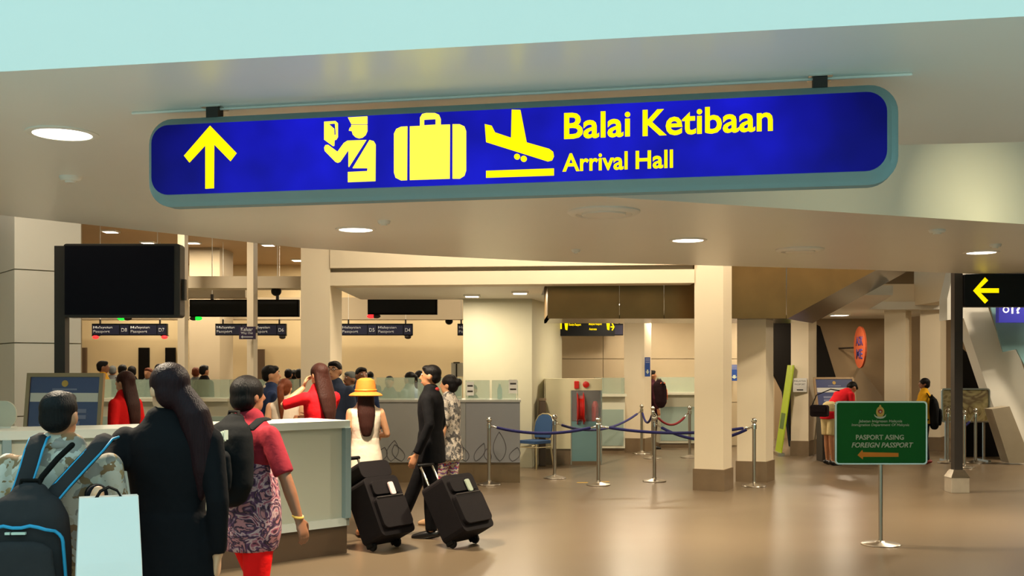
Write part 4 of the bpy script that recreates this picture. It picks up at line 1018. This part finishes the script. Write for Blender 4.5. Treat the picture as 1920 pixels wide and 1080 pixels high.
        if hairstyle == 'long':
            h.loft([(HD(0, -.04, 1.62), Hr @ Vector((.086*s, 0, 0)), Hr @ Vector((0, .055*s, 0))), (HD(0, -.065, 1.5), Hr @ Vector((.098*s, 0, 0)), Hr @ Vector((0, .052*s, 0))),
                    (HD(0, -.105, 1.36), Hr @ Vector((.102*s, 0, 0)), Hr @ Vector((0, .042*s, 0))), (HD(0, -.125, 1.22), Hr @ Vector((.08*s, 0, 0)), Hr @ Vector((0, .036*s, 0))), (HD(0, -.125, 1.13), Hr @ Vector((.055*s, 0, 0)), Hr @ Vector((0, .026*s, 0)))], 16)
        elif hairstyle == 'pony':
            h.tube([HD(0, -.09, 1.62), HD(.0, -.15, 1.6), HD(.015, -.165, 1.5), HD(.02, -.155, 1.36), HD(.02, -.15, 1.22)], [.04*s, .04*s, .042*s, .036*s, .014*s], 12)
        elif hairstyle == 'side':
            h.tube([HD(.03, -.07, 1.56), HD(.06, -.12, 1.48), HD(.085, -.135, 1.36), HD(.09, -.14, 1.24), HD(.085, -.135, 1.12)], [.06*s, .07*s, .072*s, .062*s, .02*s], 14)
        elif hairstyle == 'bun':
            h.ell(HD(0, -.12, 1.62), (.045*s, .04*s, .045*s), 12, 8, M=Rt)
    solid('hair', h, hair, root, max(.009, voxel*.9), 3)
    # ---- face
    if face:
        for sg in (-1, 1):
            e = MB().ell(HD(sg*.03, .083, 1.612), (.014*s, .008*s, .008*s), 10, 8, M=Rt).build('eye', mat('eye_white', (220, 214, 206), rough=.3), root, smooth=True)
            MB().ell(HD(sg*.03, .0895, 1.612), (.006*s, .003*s, .006*s), 8, 6, M=Rt).build('iris', mat('iris_dark', (25, 16, 12), rough=.2), e, smooth=True)
            MB().tube([HD(sg*.016, .091, 1.634), HD(sg*.032, .09, 1.639), HD(sg*.048, .078, 1.633)], [.003*s, .0045*s, .003*s], 6).build('eyebrow', HAIR, root, smooth=True)
        MB().tube([HD(-.024, .085, 1.527), HD(-.008, .0945, 1.53), HD(.008, .0945, 1.53), HD(.024, .085, 1.527)], [.003*s, .0065*s, .0065*s, .003*s], 8).build('lips', mat('lips', (150, 78, 66), rough=.4), root, smooth=True)
    # ---- clothes
    def legs(mb, g, frac):
        for k in 'LR':
            hp, kn, an = J['hip'+k], J['kn'+k], J['an'+k]
            if frac <= .5: end = hp.lerp(kn, frac*2); mb.tube([hp, end], [(.088+g)*s, (.07+g+.01)*s], 14, 'flat')
            else:
                end = kn.lerp(an, (frac-.5)*2)
                mb.tube([hp, hp.lerp(kn, .5), kn, kn.lerp(end, .5), end], [(.088+g)*s, (.076+g)*s, (.058+g)*s, (.055+g+flare)*s, (.046+g+flare*1.6)*s], 14, 'flat')
    if bottom:
        q = MB(); st = [(.84, .158, .108), (.93, .168, .116), (1.0, .152, .106)]
        q.loft([(Vector((0, 0, z))*s, Vector(((a*wide+.012)*s, 0, 0)), Vector((0, (c+.012)*s, 0))) for z, a, c in st], 20)
        legs(q, .012, leglen); solid(bottomname, q, bottom, root, max(.012, voxel), 3)
    if top:
        q = MB(); torso(q, .014, z0=topz)
        if hem < .9: q.loft([(Vector((0, 0, hem))*s, Vector(((.175*wide+.02+flare)*s, 0, 0)), Vector((0, (.125+.02+flare)*s, 0))), (Vector((0, 0, .93))*s, Vector(((.168*wide+.018)*s, 0, 0)), Vector((0, (.116+.018)*s, 0))), (U(0, 0, 1.04), D((.15*wide+.014)*s, 0, 0), D(0, (.11+.014)*s, 0))], 20, 'flat')
        for k in 'LR':
            sh, el, wr = J['sh'+k], J['el'+k], J['wr'+k]
            if sleeve <= 0: q.tube([sh.lerp(U(0, 0, 1.36), .35), sh], [.06*s, .05*s], 12); continue
            if sleeve <= .5: e = sh.lerp(el, sleeve*2); q.tube([sh, sh.lerp(e, .5), e], [.060*s, .060*s, .060*s], 14, 'flat')
            else: e = el.lerp(wr, (sleeve-.5)*2); q.tube([sh, sh.lerp(el, .5), el, el.lerp(e, .5), e], [.060*s, .056*s, .05*s, .047*s, .042*s], 14, 'flat')
            q.ell(sh, (.057*s, .057*s, .057*s), 12, 8)
        solid(topname, q, top, root, max(.012, voxel), 4)
    if skirt:
        q = MB(); sec = [(Vector((0, 0, z))*s, Vector((a*s, 0, 0)), Vector((0, c*s, 0))) for z, a, c in skirt[1]]
        q.loft(sec, 24, 'flat'); solid('skirt' if len(skirt) < 3 else skirt[2], q, skirt[0], root, .012, 3)
    if collar:
        MB().tube([U(.07*math.cos(t), -.004+.066*math.sin(t), 1.455-.012*math.sin(t)) for t in [R(a) for a in range(80, 461, 20)]], .014*s, 8, flat=1.6).build('collar', collar, root, smooth=True)
    if shoes:
        for k in 'LR':
            a = J['an'+k]; fdv = Vector(pose.get('ft'+k, (0, 1, -.12))).normalized()
            MB().tube([a-fdv*.07*s+Vector((0, 0, -.035*s)), a+fdv*.02*s+Vector((0, 0, -.036*s)), a+fdv*.1*s+Vector((0, 0, -.043*s)), a+fdv*.18*s+Vector((0, 0, -.046*s))], [.036*s, .044*s, .042*s, .026*s], 12).build('shoe', shoes, root, smooth=True)
    root['_s'] = s
    return root
def fab(name, rgb, **k): return mat(name, rgb, rough=k.pop('rough', .85), var=k.pop('var', .12), scale=k.pop('scale', 14), bump=.9, bscale=k.pop('bscale', 11), spec=.12, **k)
BLACKF = fab('cloth_black', (15, 14, 16)); NAVY = fab('cloth_navy', (36, 48, 78)); REDF = fab('cloth_red', (200, 24, 24)); WHITEF = fab('cloth_white', (226, 208, 186), var=.04)
GREYF = fab('cloth_grey', (92, 94, 92)); KHAKI = fab('cloth_khaki', (196, 176, 128)); YELF = fab('cloth_yellow', (206, 152, 30)); DKTR = fab('cloth_darktrousers', (26, 24, 28)); CRIM = fab('cloth_crimson', (132, 36, 46))
SHOEB = mat('shoe_black', (14, 12, 12), rough=.35); SHOER = mat('shoe_red', (130, 30, 24), rough=.5)
def at(px, Y): return (X(px, Y), Y, 0)
# --- backpacks (worn, but things of their own)
def backpack(label, loc, heading, w=.30, d=.16, h=.46, m=None, trim=None, strapm=None, straps=(), tilt=0, mark=None, logo=None):
    t = thing('backpack', label, 'backpack', loc, R(heading))
    M = Matrix.Rotation(R(tilt), 4, 'Y')
    def sec(z, a, c, y): return (M @ Vector((0, y, z)), M.to_3x3() @ Vector((a, 0, 0)), M.to_3x3() @ Vector((0, c, 0)))
    q = MB(); w2, d2 = w/2, d/2
    q.loft([sec(0, w2*.86, d2*.85, 0), sec(.04, w2*.98, d2, 0), sec(h*.5, w2, d2*1.05, 0), sec(h*.8, w2*.92, d2*.9, .01), sec(h*.95, w2*.7, d2*.7, .02), sec(h, w2*.45, d2*.5, .03)], 24)
    solid('main_bag', q, m, t, .012, 4)
    q = MB(); q.loft([sec(.03, w2*.8, .03, -d2*.95), sec(h*.3, w2*.86, .045, -d2), sec(h*.55, w2*.78, .035, -d2*.98)], 20)
    fp = solid('front_pocket', q, m, t, .01, 4)
    if trim:
        arc = [M @ Vector((w2*.93*math.cos(a), -d2*.98 if abs(math.cos(a)) < .8 else -d2*.62, h*.60+h*.16*math.sin(a)*(1 if abs(math.cos(a)) > .2 else .85))) for a in [R(k) for k in range(0, 181, 12)]]
        MB().tube([M @ Vector((w2*.985, -d2*.5, h*.2))]+arc+[M @ Vector((-w2*.985, -d2*.5, h*.2))], .007, 6).build('piping', trim, t, smooth=True)
        MB().tube([M @ Vector((w2*.95*math.sin(R(k)), -d2*1.22*math.cos(R(k))-.012, h*.05)) for k in range(-75, 76, 15)], .007, 6).build('piping', trim, t, smooth=True)
    MB().tube([M @ Vector((-.04, .03, h-.01)), M @ Vector((-.035, .04, h+.05)), M @ Vector((.035, .04, h+.05)), M @ Vector((.04, .03, h-.01))], .009, 6).build('carry_loop', M_blackmatte, t, smooth=True)
    for st in straps:
        sp = MB().tube(st, .034, 10, flat=.22, side=(1, .15, 0)).build('strap', strapm or m, t, smooth=True)
        if trim:
            for e in (-.034, .034): MB().tube([(p[0]+e, p[1]-.002, p[2]) for p in st], .005, 6).build('strap_edge', trim, sp, smooth=True)
    if mark: mark(t, M, w2, d2, h)
    return t
# ---- 1 man with the printed shirt and grey backpack
PRINT1 = mat_print('shirt_print', [(186, 172, 152), (128, 96, 62), (190, 180, 164), (150, 140, 128), (170, 136, 92), (196, 184, 168), (140, 128, 116), (176, 160, 138)], scale=24)
Y1 = 4.4
person('man in a patterned beige shirt seen from behind at the left edge', at(112, Y1), 4, 1.55, hairstyle='crop', sk='b', top=PRINT1, sleeve=.44, bottom=DKTR, shoes=SHOEB, wide=1.2, voxel=.010, yaw=-6, sw=.185, pose={'elR': (.24, .08, 1.1), 'wrR': (.12, .3, 1.04)}, hem=.78, collar=PRINT1, tummy=.03)
M_bpgrey = fab('pack_grey', (46, 43, 43)); M_cyan = mat('piping_cyan', (20, 140, 180), rough=.5)
def mark1(t, M, w2, d2, h):
    for x0, x1 in ((-.04, -.022), (-.016, .035)): MB().bbox(x0, x1, -d2*1.06-.004, -d2*1.06+.01, h*.68, h*.68+.009).build('logo_mark', M_gl, t)
    MB().tube([(.0, .04, .42), (.03, .08, .50), (.08, .11, .57), (.125, .14, .62)], .012, 8).build('carry_strap', M_blackmatte, t, smooth=True)
bx0, by0, bz0 = X(50, 4.14), 4.14, .78
backpack('dark grey backpack with bright blue piping on the man in the patterned shirt', (bx0, by0, bz0-.06), 4, w=.34, d=.2, h=.44, m=M_bpgrey, trim=M_cyan, strapm=M_bpgrey,
         straps=([(-.06, .05, .40), (-.045, .08, .46), (-.03, .11, .54), (-.022, .135, .60), (-.02, .18, .645), (-.02, .26, .655)], [(.06, .05, .40), (.10, .09, .46), (.165, .12, .54), (.215, .145, .60), (.235, .19, .64), (.24, .26, .645)]), mark=mark1)
# ---- 2 woman in black with the white shopping bag
person('woman in a long black jacket, dark hair over one shoulder, in the foreground', at(316, 4.62), -4, 1.665, hair=hairmat('hair_dark_red', (32, 12, 15)), hairstyle='side', sk='d', top=BLACKF, topname='jacket', sleeve=.97, bottom=BLACKF, shoes=SHOEB, wide=1.06, voxel=.010, yaw=48, hem=.72, flare=.02, sw=.18,
       pose={'elR': (.24, -.05, 1.10), 'wrR': (.22, .0, .86), 'elL': (-.23, -.22, 1.15), 'wrL': (-.12, -.43, 1.175), 'hdL': (0, -.2, -1), 'pnL': (0, 1, 0)})
t = thing('shopping_bag', 'tall white paper shopping bag carried by the woman in black', 'bag', (X(204, 4.08), 4.08, .655), R(24))
vs = []
for z, a, b_ in ((0, .125, .06), (.26, .116, .052), (.505, .105, .03)): vs += [(-a, -b_, z), (a, -b_, z), (a, b_, z), (-a, b_, z)]
fs = [(0, 1, 2, 3)]
for k in range(2):
    for i in range(4): fs.append((k*4+i, k*4+(i+1) % 4, k*4+4+(i+1) % 4, k*4+4+i))
MB().add(vs, fs).build('paper_body', mat('bag_white', (240, 234, 226), rough=.35, var=.05, scale=3, bump=.1, bscale=7), t, bevel=.004)
for yy in (-.02, .02): MB().tube([(-.05, yy, .49), (-.03, yy, .525), (0, yy, .54), (.03, yy, .525), (.05, yy, .49)], .004, 6).build('handle', M_blackmatte, t, smooth=True)
# ---- 3 woman with the black backpack, pink top and red trousers
PRINT2 = mat_print('tunic_print', [(60, 26, 44), (150, 76, 92), (182, 150, 146), (88, 46, 78), (40, 24, 40), (170, 110, 112)], scale=9, kind='swirl')
Y3 = 5.85
p3 = person('woman in a crimson top, printed tunic and bright red trousers walking with a black backpack', at(466, Y3), -38, 1.60, hairstyle='bowl', sk='c', top=CRIM, topname='cardigan', sleeve=.44, bottom=fab('cloth_brightred', (226, 22, 20)), shoes=SHOEB, wide=1.15, voxel=.008, hem=.92, tummy=.05, topz=1.15,
       skirt=(PRINT2, [(.70, .19, .15), (.80, .215, .17), (.93, .215, .17), (1.05, .2, .16), (1.16, .18, .142), (1.24, .17, .12)], 'tunic'),
       pose={'elR': (.31, .02, 1.12), 'wrR': (.37, .06, .90), 'elL': (-.27, .08, 1.12), 'wrL': (-.24, .2, .94), 'knL': (-.09, .14, .5), 'anL': (-.09, .1, .1), 'knR': (.09, -.02, .47), 'anR': (.1, -.2, .1)}, collar=CRIM, curl=.3)
MB().lathe([(.03, -.006), (.033, 0), (.03, .006)], 16, M=Matrix.Translation(Vector((.366, .058, .915))*.94) @ Matrix.Rotation(R(15), 4, 'Y')).build('bangle', M_gold, p3, smooth='auto')
def mark3(t, M, w2, d2, h):
    for k in range(4): MB().bbox(.045+k*.016, .055+k*.016, -d2*1.05-.006, -d2*.9, h*.70+.008*k, h*.70+.06+.004*k).build('logo_bar', M_gl, t)
backpack('black backpack with a white striped mark on the woman in the crimson top', (X(428, 5.6), 5.6, 1.0), -34, w=.32, d=.2, h=.37, m=fab('pack_black', (14, 15, 16)), straps=([(-.1, .06, .33), (-.11, .12, .375), (-.11, .17, .38)], [(.1, .06, .33), (.11, .12, .375), (.11, .17, .38)]), mark=mark3)
# ---- 4 woman in the red jacket behind the counter
person('woman in a red jacket with long dark hair facing left behind the counter', at(234, 10.4), 72, 1.615, hair=HAIRB, hairstyle='long', sk='d', top=REDF, topname='jacket', sleeve=.97, bottom=DKTR, shoes=SHOEB, face=True)
# ---- 5 man in blue shirt
person('man in a blue shirt with white collar facing right behind the counter', at(508, 11.9), -72, 1.675, hairstyle='short', sk='a', top=NAVY, sleeve=.97, bottom=DKTR, shoes=SHOEB, face=True, collar=WHITEF, wide=1.05)
# ---- 6 woman with auburn hair and white top
person('woman with an auburn ponytail in a white sleeveless top seen from behind', at(535, 11.5), 8, 1.53, hair=HAIRR, hairstyle='pony', sk='d', top=WHITEF, sleeve=0, bottom=DKTR, shoes=SHOEB, yaw=-20)
# ---- 7 woman in red with raised arm
person('woman in a red top with very long dark hair raising her hand to her face', at(600, 10.38), 48, 1.69, hair=HAIRB, hairstyle='long', sk='a', top=fab('cloth_scarlet', (214, 26, 34)), sleeve=.6, bottom=DKTR, shoes=SHOEB, voxel=.009, pitch=6,
       pose={'elL': (-.31, .16, 1.30), 'wrL': (-.07, .18, 1.46), 'hdL': (.5, .1, .85), 'pnL': (.6, -.6, 0), 'elR': (.18, .12, 1.14), 'wrR': (.06, .26, 1.15)})
# ---- 8 man with glasses
p8 = person('man with glasses and dark jacket facing the camera behind the woman in red', at(627, 12.3), 165, 1.725, hairstyle='short', sk='a', top=fab('cloth_slate', (44, 52, 70)), topname='jacket', sleeve=.97, bottom=DKTR, shoes=SHOEB, face=True)
s8 = 1.725/1.7
gl = MB()
for sg in (-1, 1): gl.tube([Vector((sg*.031+.022*math.cos(R(a)), .097, 1.611+.016*math.sin(R(a))))*s8 for a in range(0, 361, 30)], .0022, 6)
gl.tube([Vector((-.009, .1, 1.614))*s8, Vector((.009, .1, 1.614))*s8], .002, 6)
for sg in (-1, 1): gl.tube([Vector((sg*.053, .095, 1.613))*s8, Vector((sg*.078, .0, 1.61))*s8], .002, 6)
gl.build('glasses', M_black, p8, smooth=True)
# ---- 9 pair behind the hat
person('grey haired person with tanned face left of the yellow hat', at(657, 14.2), 130, 1.60, hair=GREYF, hairstyle='short', sk='c', top=GREYF, sleeve=.97, bottom=DKTR, face=True, voxel=.014)
person('man with black hair and dark shirt just above the yellow hat', at(678, 13.8), -150, 1.655, hairstyle='short', sk='c', top=NAVY, sleeve=.97, bottom=DKTR, face=True, voxel=.014)
# ---- 10 woman with the yellow hat
Y10 = 10.55
p10 = person('woman in a white sleeveless dress and wide yellow hat seen from behind', at(685, Y10), 14, 1.50, hair=HAIRB, hairstyle='long', sk='a', top=WHITEF, topname='dress_top', sleeve=0, bottom=None, shoes=mat('shoe_tan', (176, 110, 66), rough=.5), hem=.92,
       skirt=(WHITEF, [(.62, .225, .19), (.75, .205, .17), (.9, .185, .14), (1.02, .16, .118), (1.1, .155, .118)], 'skirt'), sw=.165,
       pose={'elR': (.25, .02, 1.12), 'wrR': (.16, .2, 1.10), 'elL': (-.2, -.03, 1.12), 'wrL': (-.2, .0, .90), 'knR': (.07, .06, .49), 'anR': (.07, .02, .1), 'anL': (-.07, -.12, .09)})
t = thing('sun_hat', 'yellow wide brimmed hat on the woman in the white dress', 'hat', (X(685, Y10)+.004, Y10-.0, 1.385), 0)
MB().lathe([(.16, -.012), (.168, -.004), (.15, .012), (.105, .032), (.098, .10), (.085, .145), (.05, .165), (.004, .17)], 28).build('hat_body', mat('hat_yellow', (188, 112, 26), rough=.8, var=.12, scale=40), t, smooth='auto')
MB().tube([(.104*math.cos(R(a)), .104*math.sin(R(a)), .045) for a in range(0, 361, 20)], .008, 6, flat=1.5).build('hat_band', mat('hat_band', (196, 120, 30)), t, smooth=True)
# ---- 11 man in black pulling a suitcase
Y11 = 10.4
person('man in a black jacket walking left and pulling a suitcase', at(808, Y11), 78, 1.675, hairstyle='short', sk='b', top=BLACKF, topname='jacket', sleeve=.97, bottom=BLACKF, shoes=SHOEB, face=True, hem=.74, voxel=.010, collar=mat('collar_red', (170, 34, 30), rough=.7),
       pose={'elL': (-.25, -.06, 1.12), 'wrL': (-.27, .07, .83), 'elR': (.24, -.04, 1.12), 'wrR': (.24, .08, .86), 'knL': (-.09, -.02, .50), 'anL': (-.09, -.03, .08), 'knR': (.09, .18, .52), 'anR': (.09, .33, .16), 'ftR': (0, 1, -.5)})
# ---- 12 woman beside him
person('woman in a printed blouse and patterned trousers walking behind the man in black', at(842, 11.2), 70, 1.575, hair=HAIR, hairstyle='bun', sk='a', top=mat_print('blouse_print', [(188, 176, 160), (70, 66, 64), (160, 150, 138), (100, 96, 92)], scale=26), sleeve=.44, bottom=mat_print('trouser_print', [(200, 170, 140), (60, 60, 140), (180, 60, 60), (120, 150, 160), (210, 190, 160)], scale=7, kind='chevron'), shoes=mat('sandal', (190, 150, 110), rough=.6), hem=.74, flare=.015,
       pose={'elR': (.22, .06, 1.12), 'wrR': (.18, .2, .92), 'knL': (-.09, .1, .5), 'anL': (-.09, .14, .09), 'anR': (.09, -.16, .1)})
# ---- staff behind the information counter
YS = 17.0
person('clerk in grey clothes behind the glass of the information counter', at(730, YS-.1), 175, 1.52, sk='b', top=GREYF, sleeve=.97, bottom=DKTR, voxel=.016, hairstyle='short', face=True)
person('clerk in a pale blue shirt with tied hair behind the information counter', at(768, YS-.45), 60, 1.585, sk='b', top=fab('cloth_paleblue', (120, 136, 140)), sleeve=.97, bottom=DKTR, voxel=.016, hairstyle='bun', face=True)
person('clerk sitting low behind the right glass of the information counter', at(887, YS+.1), 165, 1.38, sk='c', top=BLACKF, sleeve=.97, bottom=DKTR, voxel=.016, hairstyle='short', face=True)
person('person with dark hair right behind the clerk in pale blue', at(786, YS+.9), 20, 1.60, sk='b', top=GREYF, sleeve=.97, bottom=DKTR, voxel=.016, hairstyle='bowl')
# ---- 14 person with orange backpack
person('person in dark clothes half hidden by the blue signed column, wearing an orange backpack', at(1222, 21.75), -75, 1.60, sk='b', top=fab('cloth_plum', (60, 26, 36)), sleeve=.97, bottom=DKTR, shoes=SHOEB, voxel=.014, hairstyle='short')
backpack('black and orange backpack beside the blue signed column', (X(1236, 21.6), 21.55, .92), 160, w=.3, d=.2, h=.46, m=fab('pack_plum', (36, 20, 24)), trim=mat('piping_orange', (226, 96, 24), rough=.5), straps=([(-.1, .06, .4), (-.1, .14, .44), (-.1, .2, .42)],))
# ---- 15 man in red bending over the desk
person('man in a red shirt and beige shorts bending over the writing desk', at(1556, 18.15), -62, 1.66, lean=50, sk='b', top=fab('cloth_red2', (206, 30, 40)), sleeve=.42, bottom=KHAKI, bottomname='shorts', leglen=.45, shoes=SHOEB, voxel=.012, hairstyle='short', pitch=10,
       pose={'elR': (.22, .2, 1.14), 'wrR': (.16, .32, .98), 'elL': (-.22, .2, 1.14), 'wrL': (-.16, .32, .98), 'knR': (.09, -.05, .48), 'anR': (.1, -.02, .08), 'knL': (-.09, .02, .48), 'anL': (-.1, .05, .08)})
t = thing('shoulder_bag', 'dark shoulder bag hanging behind the man in red', 'bag', (X(1535, 18.0), 17.95, .83), R(-40))
MB().prism(rrect(-.15, .15, 0, .2, .04, 4), -.05, .05, M=FR()).build('bag_body', fab('bag_dark', (34, 26, 30)), t, bevel=.012)
MB().prism(rrect(-.13, .13, .08, .19, .03, 4), .05, .062, M=FR()).build('flap', fab('bag_dark', (34, 26, 30)), t)
MB().tube([(-.13, 0, .19), (-.1, .1, .36), (.1, .22, .46), (.28, .16, .44)], .012, 6, flat=.5).build('strap', M_blackmatte, t, smooth=True)
# ---- 16 youth in yellow
person('youth in a yellow shirt and dark trousers facing left behind the green sign', at(1733, 18.4), 78, 1.47, sk='c', top=YELF, sleeve=.44, bottom=DKTR, shoes=SHOER, voxel=.012, hairstyle='bowl', face=True, wide=.95,
       pose={'elR': (.2, .12, 1.14), 'wrR': (.14, .32, 1.16), 'elL': (-.2, .12, 1.14), 'wrL': (-.14, .32, 1.16)})
backpack('black backpack hanging low on the youth in yellow', (X(1754, 18.25), 18.3, .66), 78, w=.28, d=.17, h=.48, m=fab('pack_black', (14, 15, 16)), straps=([(-.1, .06, .42), (-.1, .1, .5), (-.1, .14, .56)], [(.1, .06, .42), (.1, .1, .5), (.1, .14, .56)]))
# ---- queue far back in the hall
FAR = [(193, 677, 18.9, -60, 'c', YELF, HAIR, 'short', 'man with yellow collar facing right in the far queue, leftmost of the heads'),
       (211, 686, 22.2, 20, 'b', GREYF, GREYF, 'short', 'grey haired person in the far queue right of the yellow collar man'),
       (230, 684, 19.8, 0, 'b', DKTR, HAIR, 'short', 'dark haired person seen from behind in the middle of the far queue'),
       (247, 687, 21.4, 30, 'b', BLACKF, HAIR, 'bowl', 'dark haired short person beside the dark door in the far queue'),
       (278, 690, 20.7, 170, 'a', GREYF, HAIRR, 'short', 'brown haired person facing the camera in the far queue'),
       (299, 683, 20.1, 10, 'b', NAVY, HAIR, 'bowl', 'dark haired person at the slim white post in the far queue'),
       (319, 684, 21.5, 0, 'b', KHAKI, HAIRR, 'short', 'light brown haired person right of the slim white post'),
       (367, 689, 20.8, 20, 'b', GREYF, HAIRR, 'short', 'brown haired person left of the pair behind the woman in black'),
       (383, 685, 19.9, -30, 'b', BLACKF, HAIR, 'short', 'dark haired person in black right of the pair behind the woman in black'),
       (541, 692, 20.4, 0, 'b', BLACKF, HAIR, 'short', 'left dark head of the three just left of the tall column'),
       (551, 694, 21.6, 20, 'b', NAVY, HAIR, 'bowl', 'middle dark head of the three just left of the tall column'),
       (561, 692, 19.9, 0, 'b', GREYF, HAIR, 'short', 'right dark head of the three just left of the tall column'),
       (694, 697, 20.8, 0, 'b', GREYF, HAIR, 'short', 'dark head far behind right of the yellow hat')]
for px, py, Y, hd, sk_, tp, hr, hs, lb in FAR:
    person(lb, at(px, Y), hd, Zp(py, Y), hair=hr, hairstyle=hs, sk=sk_, top=tp, sleeve=.9, bottom=DKTR, voxel=.02, group='people queuing in the far hall')
for o in list(COL.objects):
    if '_s' in o.keys(): del o['_s']
